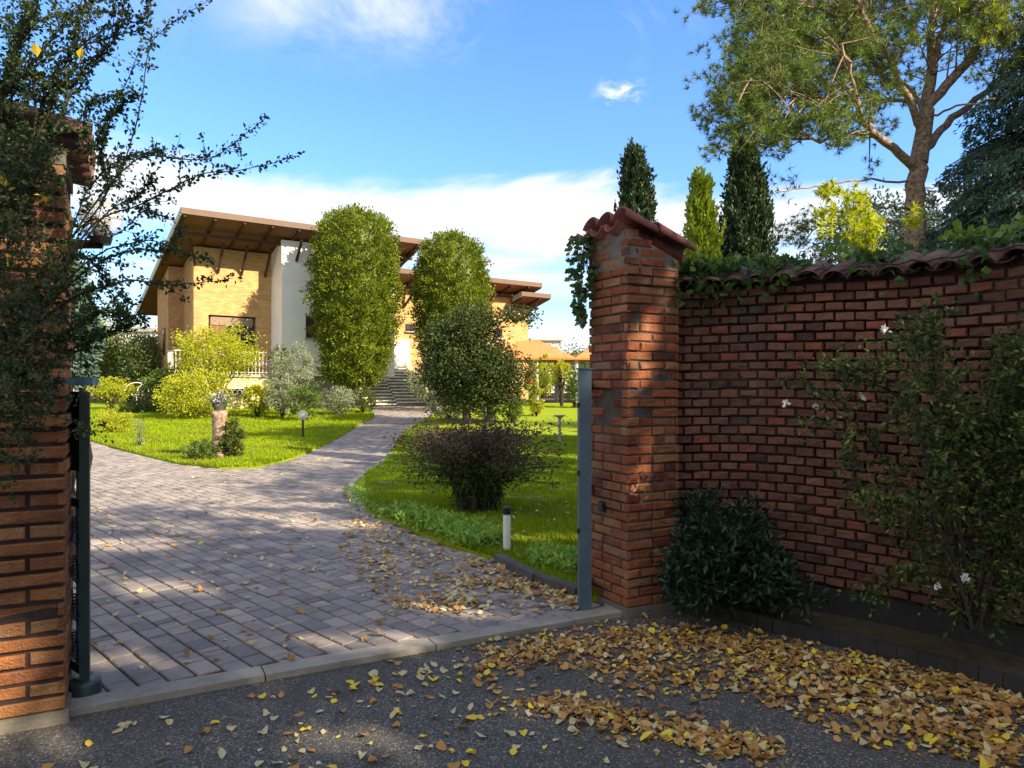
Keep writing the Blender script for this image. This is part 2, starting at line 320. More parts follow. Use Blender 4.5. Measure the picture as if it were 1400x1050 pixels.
# drive: bedding sheet plus individual concrete blocks in one paved surface
drive = [tuple(TL + BG * .0), tuple(TR), (1.25, 5.6), (1.0, 9), (3, 20), (0, 34.6), (-8, 35), (-20, 36), (-30, 22), (-14, 9), (-5.5, 4.2), (-3.4, 2.82)]
polysheet('drive_bed', drive, -.012, M['earth'])
def pavers():
    d1 = np.array([.70, -.714]); d2 = np.array([.714, .70]); W = .134; gp = .012
    cells = []
    for i in range(-200, 400):
        u = -3.0
        off = i * W; t = -34 + RNG.uniform(0, .2)
        L = RNG.choice([.2, .17, .14, .075, .2], 460); T = t + np.concatenate([[0], np.cumsum(L)[:-1]])
        c = d1 * (T + L / 2)[:, None] + d2 * (off); cells.append(np.column_stack([c, L]))
    C = np.concatenate(cells); P = C[:, :2]
    r = P[:, 0] / np.maximum(P[:, 1], .1)
    ok = pip(P, drive) & (r > -.72) & (r < .3) & (P[:, 1] > 2.4) & (P[:, 1] < 34.5)
    ok &= ~pip(P, [tuple(np.array(p)) for p in lawn_r]) & ~pip(P, lawn_l)
    n_t = np.array([-AG[1], AG[0]]); ok &= ((P - TL) @ n_t) > .12
    C = C[ok]; P = C[:, :2]; n = len(P); L = C[:, 2]
    z = terr(P[:, 1]) + RNG.normal(0, .0016, n)
    sx = (L - gp) / 2; sy = np.full(n, (W - gp) / 2); ch = .006
    tilt = RNG.normal(0, .006, (n, 2)); V = np.zeros((n, 12, 3))
    k = 0
    for (e, zz) in ((0, -.045), (0, -ch), (ch, 0)):
        for (a, b) in ((-1, -1), (1, -1), (1, 1), (-1, 1)):
            lx = a * (sx - e); ly = b * (sy - e)
            pos = P + d1 * lx[:, None] + d2 * ly[:, None]
            V[:, k, :2] = pos; V[:, k, 2] = terr(pos[:, 1]) + (z - terr(P[:, 1])) + zz + tilt[:, 0] * lx + tilt[:, 1] * ly; k += 1
    fc = [[8, 9, 10, 11]] + [[o + i, o + (i + 1) % 4, o + 4 + (i + 1) % 4, o + 4 + i] for o in (0, 4) for i in range(4)]
    a = Acc(); a.add(V.reshape(-1, 3), (np.arange(n)[:, None, None] * 12 + np.array(fc)[None]).reshape(-1, 4))
    tag(a.build('paved_drive', M['paver']), kind='structure'); print('pavers', n)
pavers()
# threshold kerb in slabs
def threshold():
    a = Acc(); d = TR - TL; L = np.linalg.norm(d); u = d / L; n_ = np.array([-u[1], u[0]]); s = -1.0
    while s < L - .05:
        l = .98; c = TL + u * (s + l / 2) + n_ * .09
        a.box((c[0], c[1] - .02, -.045), (l - .008, .145, .1), math.atan2(u[1], u[0])); s += l
    tag(a.build('threshold_kerb', M['kerb']), kind='structure')
threshold()
# pale curb of the curve and dark curb near the gate
def curb(name, pts, w, h, zo, mat):
    a = Acc(); pts = [np.array(p, float) for p in pts]
    for p, q in zip(pts[:-1], pts[1:]):
        L = np.linalg.norm(q - p); k = max(1, int(L / .42))
        for i in range(k):
            A = p + (q - p) * (i / k); B = p + (q - p) * ((i + 1) / k) - (q - p) / L * .012
            a.beam((*A, gz(*A) + zo), (*B, gz(*B) + zo), w, h)
    tag(a.build(name, mat), kind='structure')
curb('drive_curb', EDGE[2:][::-1][:][4:10][::-1], .09, .1, .0, M['kerb'])
curb('drive_curb_dark', [EDGE[0], EDGE[1], EDGE[2]], .09, .13, .01, M['dark_kerb'])
# bed in front of the boundary wall
WALL = np.array([[1.18, 5.3], [1.5, 5.27], [1.83, 5.1], [2.2, 4.82], [2.61, 4.42], [2.86, 4.12], [3.3, 3.55], [3.8, 2.9], [4.4, 2.1], [5.0, 1.3]])
def wall_at(s, dense={}):
    if not dense:
        P = [WALL[0]]
        for i in range(len(WALL) - 1):
            p0 = WALL[max(i - 1, 0)]; p1 = WALL[i]; p2 = WALL[i + 1]; p3 = WALL[min(i + 2, len(WALL) - 1)]
            for t in np.linspace(0, 1, 13)[1:]:
                P.append(.5 * ((2 * p1) + (-p0 + p2) * t + (2 * p0 - 5 * p1 + 4 * p2 - p3) * t * t + (-p0 + 3 * p1 - 3 * p2 + p3) * t ** 3))
        P = np.array(P); S = np.concatenate([[0], np.cumsum(np.linalg.norm(np.diff(P, axis=0), axis=1))]); dense['P'] = P; dense['S'] = S
    P, S = dense['P'], dense['S']
    x = np.interp(s, S, P[:, 0]); y = np.interp(s, S, P[:, 1]); e = .04
    tx = np.interp(s + e, S, P[:, 0]) - np.interp(s - e, S, P[:, 0]); ty = np.interp(s + e, S, P[:, 1]) - np.interp(s - e, S, P[:, 1])
    l = np.hypot(tx, ty) + 1e-9
    return x, y, ty / l, -tx / l      # normal pointing to the viewer's side
WLEN = (wall_at(0), wall_at.__defaults__[0]['S'][-1])[1]
def bed():
    a = Acc(); S = np.linspace(0, WLEN, 40); x, y, nx, ny = wall_at(S)
    sg = -1 if (nx * -1 + ny * -1)[0] > 0 else 1
    return None
def nrm_view(s):
    x, y, nx, ny = wall_at(s); sg = np.where(nx * (-x) + ny * (-y) > 0, 1, -1); return x, y, nx * sg, ny * sg
def soil_bed():
    a = Acc(); b = Acc(); S = np.linspace(0.0, WLEN, 50); x, y, nx, ny = nrm_view(S); d = np.interp(S, [0, .8, WLEN], [.12, .42, .5])
    V1 = np.stack([x, y, np.full_like(x, .04)], 1); V2 = np.stack([x + nx * d, y + ny * d, np.full_like(x, .0)], 1)
    k = len(S); i = np.arange(k - 1)
    a.add(np.vstack([V1, V2]), np.stack([i, i + 1, k + i + 1, k + i], 1))
    tag(a.build('planting_bed', M['earth']), kind='structure')
    for p, q in zip(V2[:-1], V2[1:]): b.beam(p, q - (q - p) * .03, .05, .12)
    tag(b.build('bed_edging', M['base_dark']), kind='structure')
soil_bed()

M['mortar_mid'] = mat_plain('mortar_mid', (.13, .1, .085), .95, .5, 7, .5, c2=(.05, .035, .03))
# ---------------------------------------------------------------- bricks
def bricks(acc, fmap, L, H, z0, ch, bl, gap=.01, header=None, jit=.003, dep=.03, start=0.0, breakp=.0, skip=None):
    """courses of separate bricks laid on a face; fmap(s, n, z) -> world"""
    nrow = int(round(H / ch)); k = 0
    for r in range(nrow):
        s = start - (bl / 2 if r % 2 else 0); z = z0 + r * ch
        while s < L - .01:
            l = bl if not (header and RNG.random() < header) else bl / 2
            if .15 < bl < .25 and RNG.random() < .1: l = bl * .5
            a0 = max(s, 0) ; a1 = min(s + l, L); s += l
            if a1 - a0 < .025: continue
            if skip and skip((a0 + a1) / 2, z + ch / 2): continue
            g = gap / 2; e0 = 0 if a0 <= 0 else g; e1 = 0 if a1 >= L else g
            o = RNG.normal(0, jit); dz = RNG.normal(0, jit * .4, 4); c = min(.006, ch * .1)
            x0, x1, y0, y1 = a0 + e0, a1 - e1, z + g, z + ch - g
            lo = [(x0, y0 + dz[0]), (x1, y0 + dz[1]), (x1, y1 + dz[2]), (x0, y1 + dz[3])]
            V = [fmap(u, -dep, w) for u, w in lo] + [fmap(u, o - c, w) for u, w in lo]
            ins = [(x0 + c, y0 + dz[0] + c), (x1 - c, y0 + dz[1] + c), (x1 - c, y1 + dz[2] - c), (x0 + c, y1 + dz[3] - c)]
            dd = RNG.normal(0, jit * .5, 4)
            V += [fmap(u, o + dd[i], w) for i, (u, w) in enumerate(ins)]
            acc.add(V, [[8, 9, 10, 11]] + [[q + i, q + (i + 1) % 4, q + 4 + (i + 1) % 4, q + 4 + i] for q in (0, 4) for i in range(4)]); k += 1
    return k
def plane_map(o, u, n):
    o = np.array(o, float); u = np.array(u, float); n = np.array(n, float)
    return lambda s, d, z: (o[0] + u[0] * s + n[0] * d, o[1] + u[1] * s + n[1] * d, z)
def pantile(acc, p, q, r0, r1, up=1, n=9, th=.012, flat=1.0):
    """half-round clay tile from p to q, radii r0, r1; up=-1 lies hollow side up"""
    p = np.array(p, float); q = np.array(q, float); d = q - p; d /= np.linalg.norm(d)
    a = np.cross(d, [0, 0, 1.0]); a /= np.linalg.norm(a); b = np.cross(a, d) * up * flat
    an = np.linspace(0, PI, n); V = []
    for c, r in ((p, r0), (q, r1)):
        for rr in (r, r - th): V += [c + a * math.cos(t) * rr + b * math.sin(t) * rr for t in an]
    i = np.arange(n - 1); f = []
    for (x, y) in ((0, 2 * n), (3 * n, n)): f.append(np.stack([x + i, x + i + 1, y + i + 1, y + i], 1))
    f.append(np.stack([i, n + i, n + i + 1, i + 1], 1)); f.append(np.stack([2 * n + i + 1, 3 * n + i + 1, 3 * n + i, 2 * n + i], 1))
    f.append(np.array([[0, 2 * n, 3 * n, n], [n - 1, 2 * n - 1, 4 * n - 1, 3 * n - 1]])); acc.add(V, np.concatenate(f))

def pier(root, C, w, H, ch, bl, mat, u=AG, v=BG, holes=None, gap=.011, hc=None, top=None, mcore=None):
    """C = corner nearest the viewer; faces run along +-u and +v"""
    C = np.array(C, float); core = Acc(); e = .012
    cen = C + u * (w / 2) + v * (w / 2)
    core.box((cen[0], cen[1], (hc or H) / 2 + .02), (w - 2 * e, w - 2 * e, hc or H), math.atan2(u[1], u[0]))
    core.build('mortar_core', mcore or M['mortar'], root)
    a = Acc()
    bricks(a, plane_map(C, u, -v), w, H - .03, .03, ch, bl, gap, jit=.006, skip=top)
    bricks(a, plane_map(C + v * w, -v, -u), w, H - .03, .03, ch, bl, gap, jit=.0035, start=-bl / 4, skip=holes)
    bricks(a, plane_map(C + u * w, v, u), w, min(H, 2.46) - .03, .03, ch, bl, gap, jit=.0035)
    bricks(a, plane_map(C + u * w + v * w, -u, v), w, min(H, 2.46) - .03, .03, ch, bl, gap, jit=.0035)
    a.build('brickwork', mat, root)
    b = Acc(); b.box((cen[0], cen[1], -.005), (w + .03, w + .03, .07), math.atan2(u[1], u[0])); b.build('footing', M['concrete'], root)
# right pier
PR = np.array([.785, 5.0]); PW = .46
rp = thing('gate_pier', 'tall red brick gate pier with tiled sloping cap, right of the drive entrance', 'pier', (*PR, 0))
pier(rp, PR, PW, 2.64, .0652, .222, M['brick_pier'], gap=.0135, mcore=M['mortar_mid'], hc=2.36, top=lambda s, z: z > 2.64 - s * .44, holes=lambda s, z: .14 < s < .28 and 1.28 < z < 1.5 and RNG.random() < .7)
def cap(root, C, w, hi, lo, over_lo, over_hi, u, v, mat, rows=3):
    C = np.array(C); a = Acc(); f = Acc()
    for i in range(rows):
        t = (i + .25) / rows * (w + .08) - .02
        p = C - u * over_hi + v * t; q = C + u * (w + over_lo) + v * t; m1 = p + (q - p) * .54; m2 = p + (q - p) * .46
        zz = lambda x: hi + (lo - hi) * x
        pantile(a, (*p, zz(0)), (*m1, zz(.54)), .088, .075); pantile(a, (*m2, zz(.46) + .012), (*q, zz(1) + .01), .092, .078)
        t2 = t + (w + .08) / rows / 2; off = v * (t2 - t)
        p2, q2 = p + off, q + off; m = p2 + (q2 - p2) * .52
        pantile(a, (*p2, zz(0) - .01), (*m, zz(.52) - .01), .075, .075, -1); pantile(a, (*m, zz(.5) + .0), (*q2, zz(1) - .005), .078, .075, -1)
    a.build('cap_tiles', mat, root, smooth=True)
    # mortar wedge under the tiles
    P0, P1, P2, P3 = C, C + u * w, C + u * w + v * w, C + v * w; s = (lo - hi)
    V = [(*p, hi - .2) for p in (P0, P1, P2, P3)]
    V = [(P0[0], P0[1], lo - .13), (P1[0], P1[1], lo - .13), (P2[0], P2[1], lo - .13), (P3[0], P3[1], lo - .13), (P0[0], P0[1], hi - .075), (P1[0], P1[1], lo - .06), (P2[0], P2[1], lo - .06), (P3[0], P3[1], hi - .075)]
    f.add(V, [[0, 3, 2, 1], [4, 5, 6, 7], [0, 1, 5, 4], [1, 2, 6, 5], [2, 3, 7, 6], [3, 0, 4, 7]]); f.build('mortar_bedding', M['mortar'], root)
cap(rp, PR, PW, 2.70, 2.50, .11, .05, AG, BG, M['tile'])
# left pier: corner nearest the drive is its right edge
PLc = np.array([-2.10, 3.44]); WL = .6
lp = thing('gate_pier', 'brick gate pier half hidden under dark shrub leaves, left edge of the picture', 'pier', (*PLc, 0))
pier(lp, PLc - AG * WL, WL, 2.66, .0733, .3, M['brick_left'], gap=.019, mcore=M['mortar_dark'])
cap(lp, PLc - AG * WL, WL, 2.82, 2.72, .10, .06, AG, BG, M['tile_old'], rows=4)

# ---------------------------------------------------------------- boundary wall
bw = thing('boundary_wall', 'long curving red brick garden wall capped with clay tiles, right of the pier', 'wall', (2.6, 4.4, 0))
WH = 2.27
def wmap(s, d, z):
    x, y, nx, ny = nrm_view(s); wob = .01 * math.sin(s * 3.1 + z * 2.3) + .006 * math.sin(z * 7 + s)
    return (float(x + nx * (d + wob)), float(y + ny * (d + wob)), z + .012 * math.sin(s * 2.7))
a = Acc(); nb = bricks(a, wmap, WLEN - .02, WH - .21, .21, .0655, .128, .0155, jit=.006, dep=.04)
a.build('brickwork', M['brick_wall'], bw); print('wall bricks', nb)
a = Acc(); S = np.linspace(-.02, WLEN, 70); fr = np.array([wmap(s, -.02, 0) for s in S]); bk = np.array([wmap(s, -.24, 0) for s in S]); k = len(S)
fr = np.array([wmap(s, -.04, 0) for s in S])
V = np.vstack([fr, fr + [0, 0, WH + .035], bk + [0, 0, WH + .12], bk]); i = np.arange(k - 1)
a.add(V, np.concatenate([np.stack([j * k + i, j * k + i + 1, (j + 1) * k + i + 1, (j + 1) * k + i], 1) for j in range(3)])); a.build('mortar_core', M['mortar_dark'], bw)
a = Acc(); fr = np.array([wmap(s, .02, 0) for s in S]); V = np.vstack([fr + [0, 0, .2], fr - [0, 0, .05]]); V2 = fr - (fr - bk) * .12 + [0, 0, .2]
a.add(np.vstack([V, V2]), np.concatenate([np.stack([i, i + 1, k + i + 1, k + i], 1), np.stack([i, i + 1, 2 * k + i + 1, 2 * k + i], 1)])); a.build('plinth', M['base_dark'], bw)
a = Acc(); s = .08; j = 0
while s < WLEN:
    p = np.array(wmap(s, .09, WH - .015 + RNG.normal(0, .008))); q = np.array(wmap(s + RNG.normal(0, .01), -.33, WH + .13))
    pantile(a, q, p, .066, .083 + RNG.normal(0, .004), flat=.72)
    p2 = np.array(wmap(s + .086, .05, WH + .02)); q2 = np.array(wmap(s + .086, -.33, WH + .13)); pantile(a, q2, p2, .075, .068, -1, flat=.5)
    s += .172 + RNG.normal(0, .006); j += 1
a.build('cap_tiles', M['tile_old'], bw, smooth=True)

# ---------------------------------------------------------------- gate leaves
def post(acc, p, w, z0, z1, rz): acc.box((p[0], p[1], (z0 + z1) / 2), (w, w, z1 - z0), rz)
gr = thing('gate_leaf', 'grey blue metal gate leaf folded back edge-on against the right brick pier', 'gate', (.5, 5.1, 0))
a = Acc(); pr = at(799, 833, 5.1)[:2]; post(a, pr, .085, .0, 1.67, .08); a.build('post', M['gate'], gr)
a = Acc(); a.box((pr[0], pr[1], 1.672), (.1, .1, .012), .08); a.build('post_cap', M['gate_blue'], gr)
e = pr + np.array([.36, 1.75]); a = Acc()
for z in (.12, .8, 1.55): a.beam((*pr, z), (*e, z), .04, .05)
post(a, e, .06, .05, 1.62, .08)
for t in np.linspace(.08, .92, 9): p = pr + (e - pr) * t; a.tube([(*p, .12), (*p, 1.55)], .009, 6)
a.build('frame', M['gate_dark'], gr)
for z in (.55, .95, 1.42):
    b = Acc(); q = pr + np.array([-.045, -.045]); b.box((q[0], q[1], z), (.022, .012, .035), .08); b.build('hinge_bolt', M['iron'], gr)
gl = thing('gate_leaf', 'dark blue green gate leaf with scrolled ironwork opened beside the left brick pier', 'gate', (-2.14, 3.68, 0))
pl = at(116, 948, 3.70)[:2]; a = Acc(); post(a, pl, .044, .03, 1.52, .4); a.build('frame_post', M['gate_dark'], gl)
pk = np.array([-2.62, 4.0]); a = Acc(); post(a, pk, .12, 0, 1.58, .35); a.build('hinge_post', M['gate_dark'], gl)
a = Acc(); a.box((pl[0] - .035, pl[1] + .04, 1.575), (.12, .12, .04), .3); a.build('post_cap', M['gate_blue'], gl)
a = Acc(); a.lathe((pl[0], pl[1], -.01), [(0, .075), (.07, .075), (.075, .06), (.075, 0)], 20); a.build('base_shoe', M['gate_dark'], gl, smooth=True)
a = Acc(); e = pl + np.array([-1.45, 1.2]); st = pl + np.array([-.03, .04])
for z in (.1, .95, 1.5): a.beam((*st, z), (*e, z), .03, .045)
for t in np.linspace(.04, .98, 16): p = st + (e - st) * t; a.tube([(*p, .1), (*p, 1.5)], .008, 6)
a.beam((*st, 1.3), (*e, 1.3), .012, .38)
a.build('rails', M['gate_dark'], gl)
a = Acc(); dd = (e - st) / np.linalg.norm(e - st)
for kx in range(8):
    for kz in range(4):
        c = st + dd * (.1 + kx * .22); th = np.linspace(0, 4.2 * PI, 26); rr = .085 * (1 - th / 15)
        for sg in (1, -1): a.tube([(c[0] + dd[0] * sg * r_ * math.cos(t_), c[1] + dd[1] * sg * r_ * math.cos(t_), .2 + kz * .2 + sg * r_ * math.sin(t_) * .9) for r_, t_ in zip(rr, th)], .006, 5)
a.build('scrollwork', M['gate'], gl)
# small black sensor on the right pier
q = PR - AG * .012 + BG * .27; sb = thing('gate_sensor', 'small black photocell box on the left side of the right pier', 'sensor', (q[0], q[1], .69))
a = Acc(); a.box((q[0], q[1], .69), (.03, .055, .07), ANG_G); a.build('housing', M['black'], sb)
a = Acc(); a.box((q[0] - AG[0] * .017, q[1] - AG[1] * .017, .695), (.006, .03, .03), ANG_G); a.build('lens', M['glass'], sb)
# ---------------------------------------------------------------- the villa (built in its own axes: x along the facade, y to the back)
HA = R(36); HO = (-13.49, 31.0)
def H2W(s, b): return (HO[0] + math.cos(HA) * s - math.sin(HA) * b, HO[1] + math.sin(HA) * s + math.cos(HA) * b)
def prism(acc, x0, x1, yz):
    n = len(yz); V = [(x0, y, z) for y, z in yz] + [(x1, y, z) for y, z in yz]
    acc.add(V, [[i, (i + 1) % n, n + (i + 1) % n, n + i] for i in range(n)])
    acc.raw([list(range(n))[::-1], list(range(n, 2 * n))], acc.n - 2 * n)
def rbox(a, x0, x1, y0, y1, z0, z1): a.box(((x0 + x1) / 2, (y0 + y1) / 2, (z0 + z1) / 2), (x1 - x0, y1 - y0, z1 - z0))
vil = thing('villa', 'two storey villa of yellow brick and white render under brown overhanging sloping roofs', 'house', (HO[0], HO[1], 0)); vil.rotation_euler.z = HA; vil['_o'] = (0, 0, 0)
u1 = lambda y: 8.2 - .309 * (y + 2.3)
a = Acc()
def sl(x0, x1, y0, y1, z0, zt=u1): prism(a, x0, x1, [(y0, z0), (y1, z0), (y1, zt(y1)), (y0, zt(y0))])
sl(0, .594, 0, .35, .1); sl(2.6, 3.28, 0, .35, .1); prism(a, .594, 2.6, [(0, 4.62), (.35, 4.62), (.35, u1(.35)), (0, u1(0))]); rbox(a, .594, 2.6, 0, .35, .1, 2.05)
a.build('front_wall', M['house'], vil)
a = Acc(); sl(.002, 3.28, .352, 2.05, .1); sl(-.6, 3.28, 2.052, 4.5, .1); sl(1, 8, 4.502, 9, .1)
a.build('end_wall', M['house_end'], vil)
# white block
a = Acc(); sl(3.282, 8.7, -1.41, 2.0, 2.0); rbox(a, 9.2, 10.1, -.35, -.002, 2.2, 3.85); a.build('white_wall', M['white_wall'], vil)
a = Acc(); sl2 = rbox(a, 3.5, 8.6, -1.2, 1.9, .1, 1.998); a.build('basement_wall', M['stone'], vil)
# block 2 and 3
u2 = lambda y: 6.96 - .25 * (y + 1.2); u3 = lambda y: 6.42 - .25 * (y + 1.0)
a = Acc(); sl(8.702, 17.0, 0, 6, .1, u2); sl(17.002, 17.9, .1, 5, .1, u3); a.build('front_wall', M['house'], vil)
def roof(x0, x1, yf, yb, zf, slope, label=None, nr=1.15):
    a = Acc(); t = .2; zb = zf - slope * (yb - yf)
    prism(a, x0, x1, [(yf, zf - t), (yb, zb - t), (yb, zb), (yf, zf)]); ro = a.build('roof', M['wood_red'], vil)
    f = Acc(); rbox(f, x0 - .04, x1 + .04, yf - .05, yf - .002, zf - .2, zf + .04)
    f.build('fascia', M['fascia'], ro)
    g = Acc()
    for xx in (x0 - .045, x1 + .003): prism(g, xx, xx + .042, [(yf, zf - .25), (yb, zb - .25), (yb, zb + .04), (yf, zf + .04)])
    g.build('verge_board', M['grey'], ro)
    tl = Acc(); prism(tl, x0 + .01, x1 - .01, [(yf + .01, zf + .003), (yb, zb + .003), (yb, zb + .05), (yf + .01, zf + .05)]); tl.build('roof_tiles', M['tile'], ro)
    b = Acc(); x = x0 + .12
    while x < x1:
        prism(b, x - .045, x + .045, [(yf + .02, zf - t - .1), (min(yb, yf + 4.5), zf - t - .1 - slope * min(yb - yf, 4.5)), (min(yb, yf + 4.5), zf - t - .002 - slope * min(yb - yf, 4.5)), (yf + .02, zf - t - .002)]); x += nr
    for y in (yf + 1.0,): rbox(b, x0 + .02, x1 - .02, y, y + .12, zf - t - .3 - slope * (y - yf), zf - t - .17 - slope * (y - yf))
    b.build('rafters', M['wood_dark'], ro); return ro
roof(-.95, 9.75, -2.3, 7.9, 8.5, .309); roof(8.8, 17.8, -1.2, 6.5, 7.22, .25); roof(16.6, 18.6, -1.0, 5.5, 6.68, .25)
def strut(p, q):
    a = Acc(); a.beam(p, q, .09, .1); a.build('roof_strut', M['wood_dark'], vil)
for s in (.98, 1.97, 2.99): strut((s, -.03, 6.45), (s, -.9, 7.55))
strut((.05, -.03, 6.7), (-.35, -.9, 7.6)); strut((3.92, -1.44, 7.05), (3.92, -2.1, 7.85)); strut((-.63, 3, 5.9), (-.9, 3, 6.4))
for s in (9.9, 14.6, 16.4):
    strut((s, -.03, 5.5), (s - .35, -.9, 6.5)); strut((s, -.03, 5.5), (s + .35, -.9, 6.5))
strut((17.5, .07, 5.3), (17.9, -.7, 6.15))
# windows
def window(x0, x1, y, z0, z1, fr=.06, glass='glass', shut=None, mull=1):
    a = Acc(); rbox(a, x0, x1, y - .04, y + .02, z0, z0 + fr); rbox(a, x0, x1, y - .04, y + .02, z1 - fr, z1)
    for x in [x0, x1 - fr] + [x0 + (x1 - x0) * k / (mull + 1) - fr / 2 for k in range(1, mull + 1)]: rbox(a, x, x + fr, y - .038, y + .018, z0 + fr, z1 - fr)
    w = a.build('window', M['wood_dark'], vil); g = Acc(); rbox(g, x0 + .01, x1 - .01, y - .01, y + .0, z0 + .01, z1 - .01); g.build('pane', M[glass], w)
    s_ = Acc(); rbox(s_, x0 - .06, x1 + .06, y - .1, y - .002, z0 - .06, z0 - .003); s_.build('sill', M['stone'], w); return w
w1 = window(.6, 2.595, .2, 2.06, 4.61, .09, mull=1)
a = Acc(); rbox(a, .7, 2.5, .1, .15, 4.2, 4.55); a.build('roller_blind', M['awning'], w1)
a = Acc(); rbox(a, .72, 1.3, .12, .15, 2.1, 4.18); a.build('shutter', M['wood_red'], w1)
window(4.35, 5.27, -1.42, 3.7, 4.66, .08, 'wood_dark', mull=1)
window(10.05, 10.6, -.03, 4.33, 4.7, .06); window(15.5, 15.97, -.03, 4.2, 4.62, .06)
a = Acc(); a.box((-.61, 2.9, 3.55), (.05, .5, 1.2)); w2 = a.build('window', M['wood_dark'], vil); a = Acc(); a.box((-.64, 2.9, 3.55), (.01, .38, 1.08)); a.build('pane', M['glass'], w2)
# terrace with white railing
a = Acc(); rbox(a, -1.1, 3.279, -1.48, -.003, 1.93, 2.05); tr = a.build('terrace_slab', M['stone'], vil)
a = Acc(); rbox(a, -1.0, 1.0, -1.40, -1.1, .2, 1.928); rbox(a, 2.02, 3.275, -1.40, -1.1, .2, 1.928); rbox(a, 1.0, 2.02, -1.4, -1.1, .2, 1.08); rbox(a, 1.0, 2.02, -1.4, -1.1, 1.46, 1.928); a.build('terrace_wall', M['cream'], vil)
a = Acc(); rbox(a, 1.002, 2.018, -1.2, -1.18, 1.082, 1.458); bwn = a.build('basement_window', M['glass'], vil); a = Acc()
for k in range(5):
    c = 1.1 + k * .2; th = np.linspace(0, 2 * PI, 13); a.tube([(c + .09 * math.cos(t), -1.42, 1.27 + .13 * math.sin(t)) for t in th], .012, 5)
rbox(a, 1, 2.02, -1.43, -1.405, 1.44, 1.47); rbox(a, 1, 2.02, -1.43, -1.405, 1.08, 1.11); a.build('window_grille', M['white_iron'], bwn)
a = Acc(); rbox(a, -1.06, 3.27, -1.45, -1.40, 2.97, 3.01); rbox(a, -1.06, 3.27, -1.44, -1.41, 2.12, 2.15)
x = -1.0
while x < 3.25:
    rbox(a, x, x + .025, -1.437, -1.413, 2.05, 2.97); th = np.linspace(0, 2 * PI, 9)
    a.tube([(x + .08 + .045 * math.cos(t), -1.425, 2.55 + .13 * math.sin(t)) for t in th], .01, 4); x += .15
for y in np.arange(-1.3, -.1, .15): rbox(a, -1.06, -1.035, y, y + .025, 2.05, 2.97)
rbox(a, -1.065, -1.03, -1.4, -.02, 2.972, 3.008); a.build('railing', M['white_iron'], vil)
a = Acc(); a.tube([(4.6, 0, 7.6), (4.6, 0, 9.05)], .015, 5); a.tube([(4.3, 0, 8.95), (4.9, 0, 8.95)], .012, 4); a.tube([(4.4, 0, 8.8), (4.8, 0, 8.8)], .012, 4); a.build('aerial', M['iron'], vil)
# ---------------------------------------------------------------- garden stairs
SU = np.array([.913, .407]); SV = np.array([-.407, .913]); S0 = np.array([-3.83, 33.0]); sw = 2.7
stt = thing('garden_stairs', 'stone garden stairs climbing to the villa between the clipped trees', 'stairs', (*S0, .6)); angS = math.atan2(SU[1], SU[0]); base = .64
a = Acc(); b = Acc()
for k in range(13):
    for hf in (0, 1):
        c = S0 - SU * (sw * (.25 + .5 * (1 - hf))) + SV * (k * .29 + .15 * hf + .17); z = base + (k + 1) * .145 + .07 * hf
        a.box((c[0], c[1], z - .028), (sw / 2 - .03, .36, .056), angS); c2 = c + SV * .06; b.box((c2[0], c2[1], (z - .06 + base - .1) / 2), (sw / 2 - .03, .28, z - .06 - base + .1), angS)
a.build('treads', M['step'], stt); b.build('stringer', M['stone'], stt)
for nm, off, lab in (('side_wall', .12, 0), ('side_wall', -sw - .1, 0)):
    a = Acc(); p = S0 + SU * off - SV * .1; q = p + SV * 4.1
    a.beam((*p, base + .02), (*q, base + 1.9), .22, .5); a.build(nm, M['cream'], stt)
a = Acc(); p = S0 - SU * 1.3 + SV * 5.0; a.box((p[0], p[1], base + .9), (3.4, 2.4, 2.0), angS); a.build('landing', M['step'], stt)
# ---------------------------------------------------------------- pavilion with orange tiled hip roofs
pv = thing('pavilion', 'open garden pavilion with orange tiled hipped roofs on grey posts', 'pavilion', (1.5, 36, .65))
def hip(cx, cy, hx, hy, ze, zp, rid=.6):
    a = Acc(); V = [(cx - hx, cy - hy, ze), (cx + hx, cy - hy, ze), (cx + hx, cy + hy, ze), (cx - hx, cy + hy, ze), (cx - rid, cy, zp), (cx + rid, cy, zp)]
    a.add(V, [[0, 1, 5, 4], [2, 3, 4, 5]]); a.add(V, [[1, 2, 5], [3, 0, 4]]); V2 = [(x, y, z - .1) for x, y, z in V[:4]]; a.add(V[:4] + V2, [[0, 4, 5, 1], [1, 5, 6, 2], [2, 6, 7, 3], [3, 7, 4, 0], [4, 7, 6, 5]])
    r_ = a.build('roof', M['tile_orange'], pv); b = Acc()
    for k in range(int(2 * hx / .24)):
        x = cx - hx + .12 + k * .24; t = min(1, (hx - abs(x - cx)) / max(hx - rid, .1)); b.tube([(x, cy - hy - .02, ze + .03), (x, cy - hy + hy * t, ze + (zp - ze) * t + .03)], .045, 6)
    b.build('tile_ridges', M['tile_orange'], r_)
    b = Acc(); b.box((cx, cy - hy + .12, ze - .17), (2 * hx - .1, .12, .13)); b.build('eave_beam', M['wood_dark'], r_)
hip(.9, 37, 2.15, 2.0, 2.92, 3.85, .5); hip(4.8, 37, 1.745, 2.0, 2.92, 3.9, .3)
for x, y in ((1.19, 35.2), (2.35, 38.6), (-.9, 35.2), (6.3, 35.2), (3.1, 35.25)):
    a = Acc(); a.tube([(x, y, .6), (x, y, 2.85)], .1, 8); a.build('post', M['grey'], pv)
